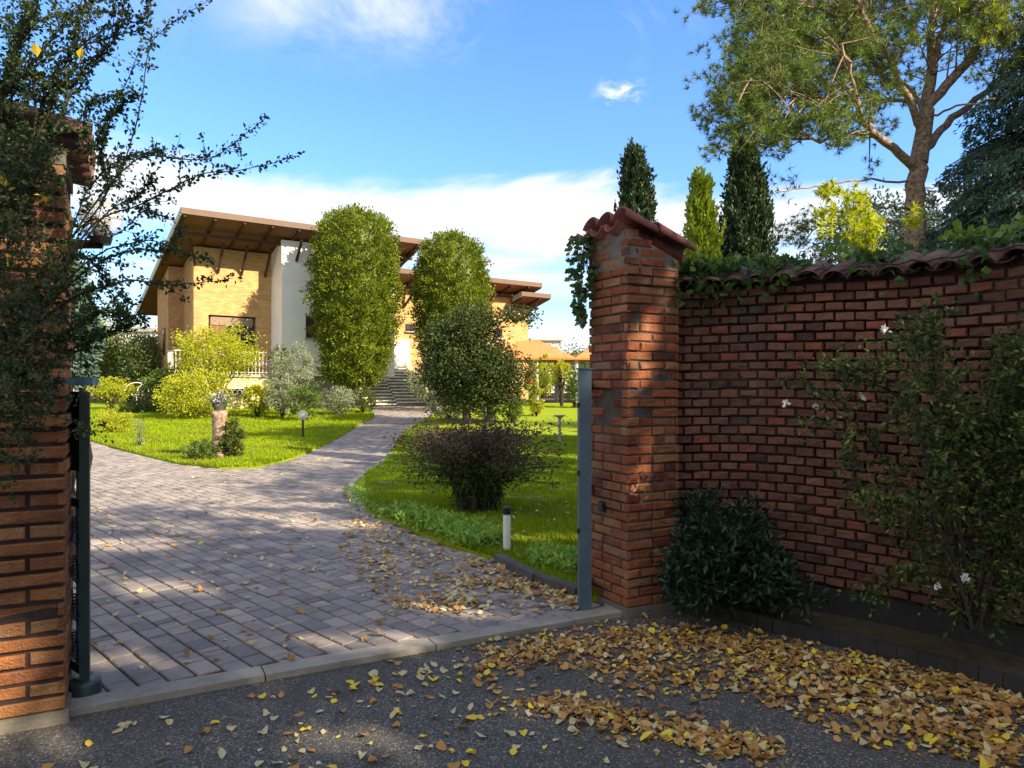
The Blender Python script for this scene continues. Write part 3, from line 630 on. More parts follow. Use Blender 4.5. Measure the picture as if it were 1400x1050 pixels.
# ---------------------------------------------------------------- neighbours far behind
def simple_house(name, label, x, y, w, d, h, rz, wall, roofm, rh=1.2, win=3, flat=False):
    t = thing(name, label, 'house', (x, y, 0)); t.rotation_euler.z = rz; t['_o'] = (0, 0, 0)
    a = Acc(); a.box((0, 0, h / 2), (w, d, h)); a.build('wall', M[wall], t)
    a = Acc()
    if flat: a.box((0, 0, h + .12), (w + .4, d + .4, .24))
    else: prism(a, -w / 2 - .4, w / 2 + .4, [(-d / 2 - .5, h + .002), (d / 2 + .5, h + .002), (0, h + rh)])
    a.build('roof', M[roofm], t)
    for k in range(win):
        for z in (1.6, 4.3):
            if z + .6 > h: continue
            a = Acc(); xx = -w / 2 + w * (k + .5) / win; a.box((xx, -d / 2 - .02, z), (.9, .05, 1.2)); f = a.build('window', M['white_iron'], t); a = Acc(); a.box((xx, -d / 2 - .05, z), (.74, .02, 1.04)); a.build('pane', M['glass'], f)
simple_house('neighbour_house', 'pale cream neighbouring house seen beyond the left end of the villa', -27.6, 52, 9, 7, 5.2, R(8), 'white_wall', 'stone', flat=True)
simple_house('flat_roofed_block', 'pale grey flat roofed block rising behind the pavilion roof', 2.75, 62, 2.3, 4, 5.3, R(3), 'grey', 'grey', flat=True, win=0)
simple_house('neighbour_house', 'low white house with windows seen under the pavilion roof', 4.5, 58, 14, 7, 3.3, R(4), 'white_wall', 'tile_orange', .9, win=5)
# garden fence behind the pavilion
fn = thing('garden_fence', 'dark metal railing fence across the far end of the right lawn', 'fence', (4, 46, .8))
for k in range(7):
    a = Acc(); a.box((-2 + k * 2.2, 46, 1.45), (.08, .08, 1.5)); a.build('post', M['iron'], fn)
a = Acc()
for z in (1.0, 2.05): a.box((4.6, 46, z), (13.2, .04, .05))
for k in range(100): a.box((-1.95 + k * .132, 46, 1.5), (.02, .02, 1.1))
a.build('rails', M['iron'], fn)
# ---------------------------------------------------------------- small garden objects
x, y = G(693, 760); bl = thing('bollard_light', 'short white bollard light with a black cap beside the drive', 'bollard', (x, y, 0))
a = Acc(); a.lathe((x, y, .02), [(.0, 0), (.034, 0), (.034, .36), (0, .36)], 18); a.build('post', M['white'], bl, smooth=False)
a = Acc(); a.lathe((x, y, .381), [(0, 0), (.038, 0), (.04, .06), (.03, .072), (0, .075)], 18); a.build('cap', M['black'], bl)
# globe lamp on the left lawn
x, y = G(414, 600); z = gz(x, y); gla = thing('garden_lamp', 'small garden lamp with a clear globe on a black stem, left lawn by the drive', 'lamp', (x, y, z))
m, nt, out = newmat('clear_glass'); gb = N(nt, 'BsdfGlass'); gb.inputs['IOR'].default_value = 1.15; gb.inputs['Roughness'].default_value = .02; tr_ = N(nt, 'BsdfTransparent'); mx = N(nt, 'MixShader'); mx.inputs[0].default_value = .45; gd = N(nt, 'BsdfDiffuse'); gd.inputs[0].default_value = (.8, .8, .8, 1); mg = N(nt, 'MixShader'); mg.inputs[0].default_value = .3
nt.links.new(gb.outputs[0], mx.inputs[1]); nt.links.new(tr_.outputs[0], mx.inputs[2]); nt.links.new(mx.outputs[0], mg.inputs[1]); nt.links.new(gd.outputs[0], mg.inputs[2]); nt.links.new(mg.outputs[0], out.inputs[0]); M['clear'] = m
a = Acc(); a.tube([(x, y, z), (x, y, z + .52)], .03, 8); a.build('stem', M['black'], gla)
def sphere(acc, c, r, n=14, m_=10, z0=-1, z1=1): acc.lathe(c, [(r * math.sqrt(max(0, 1 - t * t)), r * t) for t in np.sin(np.linspace(math.asin(z0), math.asin(z1), m_))], n)
a = Acc(); sphere(a, (x, y, z + .64), .14); a.build('globe', M['clear'], gla, smooth=True)
a = Acc(); sphere(a, (x, y, z + .62), .07); a.build('bulb', M['white'], gla, smooth=True)
# lamp on the left pier
p0 = at(88, 334, 3.72); p1 = at(138, 334, 3.72); lm = thing('pier_lamp', 'clear globe lamp on a black arm fixed to the left gate pier', 'lamp', tuple(p0))
a = Acc(); a.tube([p0 - [.3, 0, 0], p0, p1, p1 + [0, 0, .02]], [.024, .024, .024, .03], 8); a.build('arm', M['black'], lm)
a = Acc(); a.lathe(p1 + [0, 0, .0], [(0, 0), (.045, 0), (.055, .035), (.03, .045), (0, .045)], 16); a.build('holder', M['black'], lm)
c = p1 + np.array([0, 0, .125]); a = Acc(); sphere(a, c, .1, 20, 14); a.build('globe', M['clear'], lm, smooth=True)
a = Acc(); a.lathe(c + [0, 0, -.08], [(0, 0), (.032, 0), (.045, .08), (.04, .1), (0, .105)], 14); a.build('inner_shade', M['grey'], lm, smooth=True)
# stone pedestal planter
x, y = G(300, 628); z = gz(x, y); pd = thing('pedestal', 'round weathered trunk pedestal on the left lawn carrying a flower pot', 'pedestal', (x, y, z))
a = Acc(); a.lathe((x, y, z), [(.2, 0), (.165, .1), (.14, .5), (.15, .9), (.17, 1.02), (0, 1.03)], 14); a.build('column', M['bark_pine'], pd, smooth=True)
pt = thing('flower_pot', 'dark flower pot with pale violet flowers on top of the pedestal', 'flower pot', (x, y, z + 1.03)); a = Acc(); a.lathe((x, y, z + 1.035), [(.0, 0), (.1, 0), (.16, .14), (.14, .15), (0, .12)], 14); a.build('pot', M['dark_kerb'], pt)
# bird bath table
x, y = G(765, 606); z = gz(x, y); bb = thing('bird_bath', 'small stone bird bath on a slim foot, far right lawn seen beside the gate', 'bird bath', (x, y, z))
a = Acc(); a.lathe((x, y, z), [(.09, 0), (.08, .04), (.04, .08), (.035, .6), (.06, .66), (0, .66)], 14); a.build('foot', M['stone'], bb, smooth=True)
a = Acc(); a.lathe((x, y, z + .66), [(0, 0), (.1, .01), (.16, .05), (.15, .06), (0, .03)], 18); a.build('bowl', M['stone'], bb, smooth=True)
# white garden globe at the left and stepping stones
x, y = -15.4, 30.0; z = .55; wg = thing('garden_arch', 'small white metal garden arch seen beyond the far left shrubs', 'arch', (x, y, z)); a = Acc()
for dx in (0, .35): a.tube([(x + dx - .5 + .5 * math.cos(t) + .5, y + dx, z + .75 + .4 * math.sin(t)) for t in np.linspace(0, PI, 12)], .02, 6)
for sx in (0, 1.0): a.tube([(x - .0 + sx, y, z), (x + sx, y, z + .75)], .02, 6)
a.build('hoop', M['white'], wg)
for px, py, w_ in ((528, 664, .38), (697, 683, .42), (727, 686, .45), (768, 673, .4), (745, 688, .38), (664, 676, .4)):
    x, y = G(px, py); a = Acc(); n = 9; an = np.sort(RNG.uniform(0, 2 * PI, n)); rr = w_ / 2 * RNG.uniform(.8, 1.1, n)
    V = [(x + r_ * math.cos(t), y + .7 * r_ * math.sin(t), gz(x, y) + .055) for r_, t in zip(rr, an)]; V += [(v[0], v[1], v[2] - .05) for v in V]
    a.add(V, [list(range(n))]); a.add(V, [[i, n + i, n + (i + 1) % n, (i + 1) % n] for i in range(n)]); o = a.build('stepping_stone', M['kerb'], origin=(x, y, gz(x, y)))
    tag(o, 'flat pale stepping stone set in the right lawn behind the dark bush', 'stepping stone', 'stepping stones across the right lawn')
# ---------------------------------------------------------------- vegetation
def unit(v): return v / (np.linalg.norm(v, axis=-1, keepdims=True) + 1e-9)
def leaves(acc, C, size, dirs=None, spread=1.0, w=.5, fold=.12, quad=True):
    C = np.asarray(C, float); n = len(C)
    if n == 0: return
    size = np.broadcast_to(np.asarray(size, float) * RNG.uniform(.7, 1.3, n), n)[:, None]
    d = RNG.normal(0, 1, (n, 3)) * spread
    if dirs is not None: d = d + np.asarray(dirs, float)
    d = unit(d); r = unit(np.cross(d, RNG.normal(0, 1, (n, 3)))); nn = np.cross(d, r)
    V = np.stack([C, C + d * size * .5 + r * size * w / 2 + nn * size * fold, C + d * size, C + d * size * .5 - r * size * w / 2 + nn * size * fold], 1)
    i = np.arange(n)[:, None] * 4
    acc.add(V.reshape(-1, 3), np.concatenate([i + [0, 1, 2, 3]]))
def clumpy(c, r, ncl, per, sig, surf=.55, flat=1.0, bottom=-1.0):
    """leaf positions in clumps scattered through an uneven crown"""
    c = np.array(c, float); r = np.array(r, float) * np.ones(3)
    d = unit(RNG.normal(0, 1, (int(ncl * 1.6), 3))); d = d[d[:, 2] > bottom][:ncl]
    lump = 1 + .16 * np.sin(d[:, 0] * 5 + c[0]) * np.cos(d[:, 1] * 4 + c[1]) + .12 * np.sin(d[:, 2] * 7 + d[:, 0] * 3)
    rad = RNG.uniform(surf ** 3, 1, len(d)) ** (1 / 3) * lump * RNG.uniform(.85, 1.08, len(d))
    K = c + d * rad[:, None] * r; P = np.repeat(K, per, 0) + RNG.normal(0, 1, (len(K) * per, 3)) * sig * [1, 1, .8]
    return K, P, unit(P - c)
def stems(acc, base, K, n, r0, wig=.08):
    base = np.array(base, float)
    for k in K[RNG.choice(len(K), min(n, len(K)), replace=False)]:
        t = np.linspace(0, 1, 6)[:, None]; mid = base + (k - base) * t + [0, 0, 1] * (np.sin(t * PI) * .12 * np.linalg.norm(k - base)); mid[1:-1] += RNG.normal(0, wig * np.linalg.norm(k - base) * .3, (4, 3))
        acc.tube(mid, np.linspace(r0, r0 * .25, 6), 5, cap=False)
def shrub(name, label, px, py, Y, rpx, mat, ncl=160, per=26, leaf=.07, cat='shrub', surf=.35, sig=None, ry=1.0, nst=10, r0=.02, stemmat='bark_dark', base_y=None, group=None, flowers=None, extra=None):
    """px,py = crown centre on the photo, rpx=(half width, half height) in photo pixels at depth Y"""
    c = at(px, py, Y); rx, rz = rpx[0] * Y / F, rpx[1] * Y / F; g = gz(c[0], Y); b = np.array([c[0], Y, g])
    t = thing(name, label, cat, tuple(b), group); K, P, dr = clumpy(c, (rx, rx * ry, rz), ncl, per, sig or rx * .1, surf)
    ok = P[:, 2] > g + .01; P = P[ok]; dr = dr[ok]
    a = Acc(); leaves(a, P, leaf, dr * .5 + [0, 0, .35], 1.0)
    a.build('foliage', M[mat], t); s = Acc(); stems(s, b, K, nst, r0); s.build('stems', M[stemmat], t)
    if flowers:
        fm, fn_, fs = flowers; q = P[RNG.choice(len(P), fn_)] + dr[:fn_] * .02; f = Acc()
        for k in range(5): leaves(f, q, fs, dr[:fn_], .9, .8)
        f.build('flowers', M[fm], t)
    return t
# clipped column trees
def topiary(label, px, Y, prof, n, leaf, mat='topiary'):
    """prof: list of (py, left px, right px)"""
    X0 = (px - CX) / F * Y; g = gz(X0, Y); t = thing('clipped_tree', label, 'tree', (X0, Y, g)); prof = np.array(prof, float)
    zz = CAMZ + (HY - prof[:, 0]) / F * Y; hw = (prof[:, 2] - prof[:, 1]) / 2 / F * Y; cx = ((prof[:, 2] + prof[:, 1]) / 2 - CX) / F * Y
    o = np.argsort(zz); zz, hw, cx = zz[o], hw[o], cx[o]
    # sample surface
    dens = hw + .15; zs = RNG.uniform(zz[0], zz[-1], n * 3); h = np.interp(zs, zz, hw); keep = RNG.random(n * 3) < (h + .3) / (hw.max() + .3); zs = zs[keep][:n]; h = np.interp(zs, zz, hw); th = RNG.uniform(0, 2 * PI, len(zs))
    slope = (np.interp(zs + .1, zz, hw) - np.interp(zs - .1, zz, hw)) / .2
    knob = .10 * np.sin(th * 5 + zs * 2.3) * np.sin(zs * 3.7 + th) + RNG.normal(0, .075, len(zs)); r = np.maximum(h + knob * 1.9 - .12, .03)
    K = np.stack([np.interp(zs, zz, cx) + r * np.cos(th), Y + r * np.sin(th), zs], 1); nr = unit(np.stack([np.cos(th), np.sin(th), -np.clip(slope, -3, 3) * .8], 1))
    per = 15; P = np.repeat(K, per, 0); D = np.repeat(nr, per, 0); P = P + RNG.normal(0, .065, P.shape) - D * RNG.uniform(-.05, .2, len(P))[:, None]
    a = Acc(); leaves(a, P, leaf, D * .9 + [0, 0, .7], .6, .5)
    # inner dense twigs and leaves so that no light passes
    a.lathe((X0, Y, 0), [(max(.0, q - .32), z_) for q, z_ in zip(hw, zz)], 16)
    a.build('foliage', M[mat], t)
    b = Acc(); b.tube([(X0, Y, g), (X0, Y, zz[0] + .6)], [.16, .13], 9); b.build('trunk', M['bark'], t); return t
topiary('taller clipped column tree with a rounded top in front of the white wall', 486, 31, [(286, 480, 492), (291, 458, 514), (303, 443, 530), (323, 434, 539), (350, 429, 544), (385, 427, 545), (420, 428, 543), (440, 436, 541), (452, 432, 537), (475, 440, 536), (492, 442, 532), (508, 441, 525), (522, 452, 516), (530, 470, 500)], 3200, .115)
topiary('shorter clipped column tree with a rounded top right of the stairs', 617, 32.2, [(318, 612, 622), (323, 595, 640), (335, 580, 654), (355, 571, 663), (385, 567, 668), (420, 567, 667), (460, 572, 664), (500, 580, 655), (530, 592, 640)], 2500, .115)
# cypresses behind the wall
def cypress(label, px, Y, top, wpx, mat, n=1500, mix=None):
    X0 = (px - CX) / F * Y; H = CAMZ + (HY - top) / F * Y; w = wpx / F * Y / 2; t = thing('cypress', label, 'cypress', (X0, Y, 0))
    H -= .42; z = H * RNG.uniform(.12, 1, n) ** .85; u = z / H; h = w * np.minimum(1, ((1 - u) / .42) ** .6) * np.clip(u / .1, .4, 1); th = RNG.uniform(0, 2 * PI, n)
    lump = 1 + .24 * np.sin(th * 3 + z * 1.9) * np.sin(z * 3.1 + th * 2) + RNG.normal(0, .13, n); r = h * lump * RNG.uniform(.55, 1, n)
    K = np.stack([X0 + r * np.cos(th), Y + r * np.sin(th), z], 1); per = 16; t_ = np.tile(np.linspace(0, 1, per), n)
    D = unit(np.stack([np.cos(th) * .22, np.sin(th) * .22, np.ones(n)], 1) + RNG.normal(0, .08, (n, 3))); L = RNG.uniform(.18, .42, n)
    P = np.repeat(K, per, 0) + np.repeat(D * L[:, None], per, 0) * t_[:, None]; P += RNG.normal(0, .016, P.shape) * (1.3 - t_)[:, None]
    a = Acc(); leaves(a, P, .085, np.repeat(D, per, 0) * 1.6, .6, .5); zz = np.linspace(.1, .86, 12); a.lathe((X0, Y, 0), [(w * .62 * min(1, ((1 - q) / .42) ** .6), q * H) for q in zz], 10); a.build('foliage', M[mat], t)
    b = Acc(); b.tube([(X0, Y, 0), (X0, Y, H * .8)], [.1, .02], 7); b.build('trunk', M['bark'], t)
cypress('dark cypress whose top shows directly above the right gate pier', 867, 12.5, 190, 64, 'cypress', 1500)
cypress('small cypress with sunlight painted into its bright yellow green leaves, between the pier and the tallest cypress', 959, 11.0, 228, 52, 'cypress_lit', 1100)
cypress('tallest dark cypress standing over the brick wall', 1017, 12.6, 183, 78, 'cypress', 2300)
# ---------------------------------------------------------------- umbrella pine behind the wall
def pine():
    Yp = 14.0; c0 = at(1255, 528, Yp); t = thing('pine_tree', 'tall pine with forked reddish trunk and spreading needle crown behind the wall', 'tree', (c0[0], Yp, 0))
    tr_ = Acc()
    def path(pts, dy, r0, r1, n=7):
        P = []
        for i, (x, y) in enumerate(pts): P.append(at(x, y, Yp + dy * i / max(1, len(pts) - 1)))
        P = np.array(P); S = np.linspace(0, len(P) - 1, len(P) * 4); Q = np.stack([np.interp(S, np.arange(len(P)), P[:, k]) for k in range(3)], 1); Q[1:-1] += RNG.normal(0, .02, Q[1:-1].shape)
        tr_.tube(Q, np.linspace(r0, r1, len(Q)) * (.85 if dy else 1), n); return Q
    trunk = path([(1254, 640), (1254, 480), (1253, 350), (1252, 260), (1256, 215)], 0, .21, .16, 14)
    tr_.tube([at(1256, 222, Yp), at(1263, 180, Yp), at(1268, 150, Yp)], [.17, .15, .13], 10)
    B = [path([(1252, 232), (1225, 205), (1190, 180), (1176, 160), (1168, 120), (1150, 60)], -1.5, .11, .03), path([(1262, 190), (1250, 150), (1225, 100), (1190, 40), (1160, -20)], -.8, .1, .04),
         path([(1266, 160), (1240, 120), (1210, 110), (1180, 60), (1165, 20)], 1.5, .08, .03), path([(1268, 155), (1274, 90), (1274, 20), (1278, -60)], .4, .14, .06),
         path([(1268, 145), (1310, 100), (1345, 50), (1372, 10), (1400, -50)], -1.0, .12, .05), path([(1262, 205), (1300, 165), (1350, 125), (1400, 85), (1460, 40)], 1.2, .1, .04),
         path([(1274, 100), (1290, 40), (1310, -10)], 1.5, .07, .03), path([(1176, 165), (1130, 140), (1080, 125), (1030, 105)], -1.5, .05, .02), path([(1190, 182), (1120, 192), (1060, 188), (1000, 170)], -.5, .05, .015),
         path([(1225, 100), (1170, 70), (1110, 70), (1050, 60)], .5, .05, .02), path([(1245, 140), (1180, 130), (1100, 100), (1040, 60)], 1.8, .05, .02), path([(1190, 40), (1120, 10), (1060, 0), (1010, -20)], -1, .05, .02),
         path([(1345, 50), (1380, 60), (1430, 30)], -1, .04, .02)]
    low = [path([(1250, 285), (1210, 282), (1170, 284)], -1, .035, .02, 5), path([(1250, 250), (1190, 243), (1130, 255), (1060, 262)], -1.2, .03, .012, 5), path([(1252, 312), (1200, 300), (1120, 308), (1090, 340)], 1, .03, .01, 5), path([(1270, 160), (1310, 145), (1360, 135)], -2, .03, .015, 5)]
    ends = []
    for Bq in B:
        m = len(Bq)
        for k in range(22):
            i = RNG.integers(int(m * .45), m); o = Bq[i]; L = RNG.uniform(.5, 1.3); d = unit(np.array([RNG.normal(0, .9) - .25, RNG.normal(0, .9), RNG.normal(.1, .45)])[None])[0]
            Q = np.array([o + d * L * s + [0, 0, .15 * s * s * L] for s in np.linspace(0, 1, 5)]); tr_.tube(Q, np.linspace(.016, .005, 5), 4, cap=False); ends += [Q[-1], Q[-2], Q[3] + RNG.normal(0, .1, 3)]
    C = []; ell = [(1090, 70, 110, 80, 0), (1040, 130, 65, 60, -1), (1150, 20, 120, 60, .5), (1200, 60, 70, 60, 1.5), (1060, 10, 75, 50, 0), (1130, 170, 55, 28, -.8), (1020, 185, 45, 22, -1), (1345, 20, 75, 55, -.5), (1390, 80, 30, 40, 0), (1250, -30, 150, 40, 0), (1010, 100, 40, 60, 0), (1180, 120, 60, 40, 1), (1330, 90, 30, 22, 1)]
    for (x, y, rx, ry, dy), k in zip(ell, (190, 110, 150, 50, 100, 50, 36, 100, 34, 140, 60, 26, 14)):
        for _ in range(k):
            d = RNG.normal(0, 1, 3); d = d / np.linalg.norm(d) * RNG.random() ** .4; C.append(at(x + d[0] * rx, y + d[2] * ry, Yp + dy + d[1] * 1.6))
    C = np.array(C); C = C[RNG.integers(0, len(C), len(C))] + RNG.normal(0, .16, C.shape) * [1.2, 1.2, .5]; T = np.concatenate([C, np.array(ends)[RNG.random(len(ends)) < .75]])
    cen = at(1200, 160, Yp)
    for cc in C[RNG.choice(len(C), min(len(C), 360), replace=False)]:
        allb = np.concatenate(B); j = np.argsort(np.linalg.norm(allb - cc, axis=1) + (np.linalg.norm(allb - cen, axis=1) > np.linalg.norm(cc - cen)) * .8)[RNG.integers(0, 14)]; o = allb[j]; s = np.linspace(0, 1, 5)[:, None]; Q = o + (cc - o) * s + [0, 0, .06] * np.sin(s * PI); tr_.tube(Q, np.linspace(.018, .006, 5), 4, cap=False)
    tr_.build('trunk', M['bark_pine'], t, smooth=True)
    def tufts(T, nn, L, mat, name, w=.0075):
        sub = np.repeat(T, 5, 0) + RNG.normal(0, .09, (len(T) * 5, 3)); n = len(sub); ax = unit(RNG.normal(0, .5, (n, 3)) + unit(sub - cen) * .6 + [0, 0, .5])
        P = np.repeat(sub, nn, 0); A = np.repeat(ax, nn, 0); D = unit(A * .55 + RNG.normal(0, .6, P.shape)); a = Acc(); r = unit(np.cross(D, RNG.normal(0, 1, D.shape))); l = RNG.uniform(.7, 1.2, len(P))[:, None] * L
        V = np.stack([P - r * w, P + r * w, P + D * l], 1); a.add(V.reshape(-1, 3), np.arange(len(P) * 3).reshape(-1, 3)); a.build(name, M[mat], t)
    tufts(T, 26, .135, 'pine', 'crown', .0055)
    yel = np.concatenate([np.array([at(x + RNG.normal(0, s), y + RNG.normal(0, s * .8), Yp - 1.2 + RNG.normal(0, .2)) for _ in range(k)]) for x, y, s, k in ((1145, 262, 9, 5), (1165, 290, 13, 8), (1188, 308, 12, 9), (1178, 332, 8, 4), (1135, 300, 8, 3), (1182, 352, 8, 6), (1255, 295, 6, 2), (1350, 12, 25, 6))])
    tufts(yel, 22, .15, 'pine_y', 'yellow_needles', .013)
    gr_ = np.array([at(x + RNG.normal(0, 14), y + RNG.normal(0, 9), Yp + .8) for x, y in ((1100, 312), (1085, 325), (1075, 262), (1110, 305), (1120, 325), (1095, 345), (1065, 315)) for _ in range(5)]); tufts(gr_, 12, .15, 'pine', 'sparse_twigs')
pine()
# dark cedar at the right edge: drooping flat sprays
def conifer(name, label, X0, Y0, H, Rb, mat, nb=150, z0=.8, leaf=.06, per=340, droop=.35, stemmat='bark_dark', pw=.75):
    t = thing(name, label, 'tree', (X0, Y0, 0)); a = Acc(); s = Acc(); s.tube([(X0, Y0, 0), (X0, Y0, H)], [.02 * H, .02], 8)
    for k in range(nb):
        z = z0 + (H - z0) * (k / nb) ** .9; u = (z - z0) / (H - z0); L = Rb * (1 - u) ** pw * RNG.uniform(.75, 1.08) + .15; th = k * 2.4 + RNG.normal(0, .3); d = np.array([math.cos(th), math.sin(th), 0])
        tt = np.linspace(0, 1, 7)[:, None]; Q = np.array([X0, Y0, z]) + d * L * tt + [0, 0, 1] * (.12 * L * tt - droop * L * tt ** 2); s.tube(Q, np.linspace(.02 + .012 * L, .006, 7), 4, cap=False)
        n = int(per * (L / Rb) + 30); q = RNG.uniform(.12, 1, n) ** .8; P = np.array([X0, Y0, z]) + d * (L * q)[:, None] + np.array([0, 0, 1]) * (.12 * L * q - droop * L * q ** 2)[:, None]
        sd = np.array([-d[1], d[0], 0]); off = RNG.normal(0, 1, n) * .2 * L * (1.1 - q * .6); P += sd * off[:, None]; P[:, 2] -= np.abs(off) * .5 + RNG.uniform(0, .16, n)
        leaves(a, P, leaf, d * .5 + [0, 0, -.7], .55, .28)
    a.build('crown', M[mat], t); s.build('trunk', M[stemmat], t); return t
conifer('cedar_tree', 'large blue green cedar with drooping boughs at the right edge above the wall', 10.5, 13.0, 9.4, 3.8, 'cedar', 280, .9, .12, 1100, pw=.5)
conifer('cedar_tree', 'dark cedar partly hidden behind the pine trunk', 9.4, 16.8, 6.2, 2.3, 'cedar', 80, 1.0, .09, 220)
def broad(name, label, X0, Y0, H, r, zc, mat, ncl=420, per=34, leaf=.12, sig=.28, surf=.35, cat='tree', rz=None, th=.16, group=None):
    g = gz(X0, Y0); t = thing(name, label, cat, (X0, Y0, g), group); K, P, dr = clumpy((X0, Y0, g + zc), (r, r, rz or r), ncl, per, sig, surf)
    ok = P[:, 2] > g + .05
    if name == 'shade_tree': ok &= carve(P)
    a = Acc(); leaves(a, P[ok], leaf, dr[ok] * .3 + [0, 0, .3]); a.build('crown', M[mat], t)
    s = Acc(); s.tube([(X0, Y0, g), (X0 + .1, Y0, g + zc * .5), (X0, Y0 + .1, g + zc)], [th, th * .8, th * .5], 9); stems(s, (X0, Y0, g + zc * .45), K, 26, th * .4); s.build('trunk', M['bark'], t); return t
broad('evergreen_tree', 'dark evergreen behind the yellow pine sprigs', 9.4, 19.5, 6, 1.5, 4.9, 'cedar', 200, 34, .12, .25)
broad('evergreen_tree', 'dense dark evergreen right of the pine trunk, behind the cedar', 12.6, 19.5, 6, 2.4, 4.2, 'cedar', 320, 34, .13, .3)
# trees outside the frame to the right and behind, which shade the entrance; their crowns are cut open along sun rays to place the light flecks
SDIR = np.array([SUN_H[0] * math.cos(R(SUN_EL)), SUN_H[1] * math.cos(R(SUN_EL)), math.sin(R(SUN_EL))])
GAPS = []
def gap_ground(x0, x1, y, r, n=4):
    for x in np.linspace(x0, x1, n): g_ = G(x, y); GAPS.append((np.array([g_[0], g_[1], gz(*g_)]), r))
for q in ((410, 495, 717, .17), (315, 420, 705, .12), (150, 210, 744, .16), (205, 262, 806, .12), (455, 565, 876, .11), (630, 700, 836, .11), (700, 790, 742, .12), (430, 560, 1015, .07), (20, 100, 1015, .08), (455, 545, 596, .45), (130, 190, 905, .06), (330, 470, 690, .12)): gap_ground(*q, n=6)
for y_ in (605, 609, 613, 617, 622, 627, 633, 640, 648):
    gap_ground(40, 130 + 180 * (y_ - 605) / 40, y_, .6, 12)
gap_ground(450, 545, 590, .4, 5); gap_ground(450, 545, 601, .4, 5)
for y_ in (590, 600, 612): gap_ground(690, 800, y_, .5, 5)
for (x, y, r) in ((905, 445, .055), (900, 462, .05), (872, 490, .035), (872, 515, .035), (905, 610, .04), (912, 640, .04), (915, 700, .035), (872, 700, .03), (862, 770, .025), (900, 735, .035), (862, 800, .025)): GAPS.append((at(x, y, 5.05), r + .02))
for (x, y, r) in ((30, 850, .07), (10, 890, .07), (40, 930, .06), (60, 870, .05), (15, 960, .06), (70, 950, .05)): GAPS.append((at(x, y, 3.2), r + .02))
def carve(P):
    ok = np.ones(len(P), bool)
    for c, r in GAPS:
        v = P - c; t_ = v @ SDIR; d = np.linalg.norm(v - t_[:, None] * SDIR, axis=1); ok &= ~((d < r + .085) & (t_ > 0))
    return ok
for (x, y, h, r, zc, rz) in SHADE:
    broad('shade_tree', 'tall leafy tree outside the frame shading the entrance', x, y, h, r, zc, 'green_shrub', SH_N, 30, .2, .26, .2, rz=rz, th=.2, group='shade trees right of the entrance')
# ---------------------------------------------------------------- garden shrubs
shrub('shrub', 'tall bright yellow green shrub in front of the shuttered villa window', 297, 485, 27.5, (54, 38), 'yellow_shrub', 250, 34, .10, base_y=570, nst=16, r0=.04)
shrub('shrub', 'yellow green shrub left of the terrace window, below the tallest shrub', 264, 540, 26.0, (48, 33), 'yellow_shrub', 220, 32, .09)
shrub('shrub', 'mid green shrub at the left foot of the villa', 228, 528, 28.0, (30, 28), 'green_shrub', 120, 30, .10)
shrub('shrub', 'yellow shrub just right of the basement window', 352, 545, 26.5, (22, 22), 'yellow_shrub', 80, 30, .09)
shrub('shrub', 'silvery shrub with pale leaves beside the basement window', 385, 540, 26.0, (22, 25), 'silver', 80, 30, .09)
shrub('shrub', 'tall silvery pink shrub below the white wall', 402, 505, 27.0, (28, 34), 'silver', 120, 26, .08, nst=18, r0=.03)
shrub('shrub', 'dark spiky shrub against the white wall behind the silvery one', 384, 492, 29.0, (14, 24), 'shrubdark', 40, 20, .1)
shrub('shrub', 'grey green shrub below the tall silvery shrub', 418, 548, 25.0, (24, 22), 'green_shrub', 80, 28, .08)
shrub('shrub', 'low silver shrub under the taller clipped tree', 462, 548, 27.5, (30, 18), 'silver', 90, 26, .08)
shrub('shrub', 'low dark shrub left of the stairs foot', 498, 545, 28.5, (20, 18), 'shrubdark', 70, 26, .09)
shrub('shrub', 'round dwarf bush beside the pedestal', 276, 619, 15.0, (23, 19), 'green_shrub', 110, 34, .045)
shrub('shrub', 'upright dark green bush growing against the pedestal', 316, 603, 15.3, (17, 29), 'shrubdark', 110, 34, .045)
shrub('shrub', 'bright yellow bush on the left lawn near the gate post', 156, 578, 21, (24, 19), 'yellow_shrub', 90, 26, .06)
shrub('shrub', 'thin leggy plant with sparse pale leaves on the left lawn', 191, 592, 17.5, (9, 28), 'silver', 40, 9, .045, nst=16, r0=.008, surf=.1)
shrub('shrub', 'drooping yellow shrub at the far left behind the lawn', 152, 532, 30, (30, 14), 'yellow_shrub', 90, 26, .1)
shrub('shrub', 'dark green shrub at the back of the left lawn by the arch', 205, 560, 29, (34, 14), 'shrubdark', 110, 26, .1)
shrub('shrub', 'violet flowers growing in the pedestal pot', 303, 550, 15.6, (9, 8), 'silver', 26, 14, .03, flowers=('petal', 24, .03)) if False else None
a = Acc(); pb = np.array(pt.location) + [0, 0, .2]; Kf = pb + RNG.normal(0, 1, (260, 3)) * [.11, .11, .07]; leaves(a, Kf, .07, [0, 0, .6]); a.build('plant', M['green_shrub'], pt)
m_, nt_, o_ = newmat('violet_petal'); principled(nt_, o_, (.35, .28, .5), .6); M['violet'] = m_; a = Acc(); leaves(a, pb + RNG.normal(0, 1, (90, 3)) * [.12, .12, .06] + [0, 0, .05], .05, [0, 0, .6], w=.9); a.build('flowers', M['violet'], pt)
broad('hedge_tree', 'dark green clipped mass at the far left in front of the neighbouring house', -20.0, 38.0, 3, 2.6, 1.6, 'shrubdark', 300, 30, .16, .3, rz=1.7)
broad('hedge_tree', 'second dark hedge tree beside the left end of the villa', -16.6, 34.0, 3, 1.4, 1.7, 'shrubdark', 200, 30, .14, .25, rz=1.5)
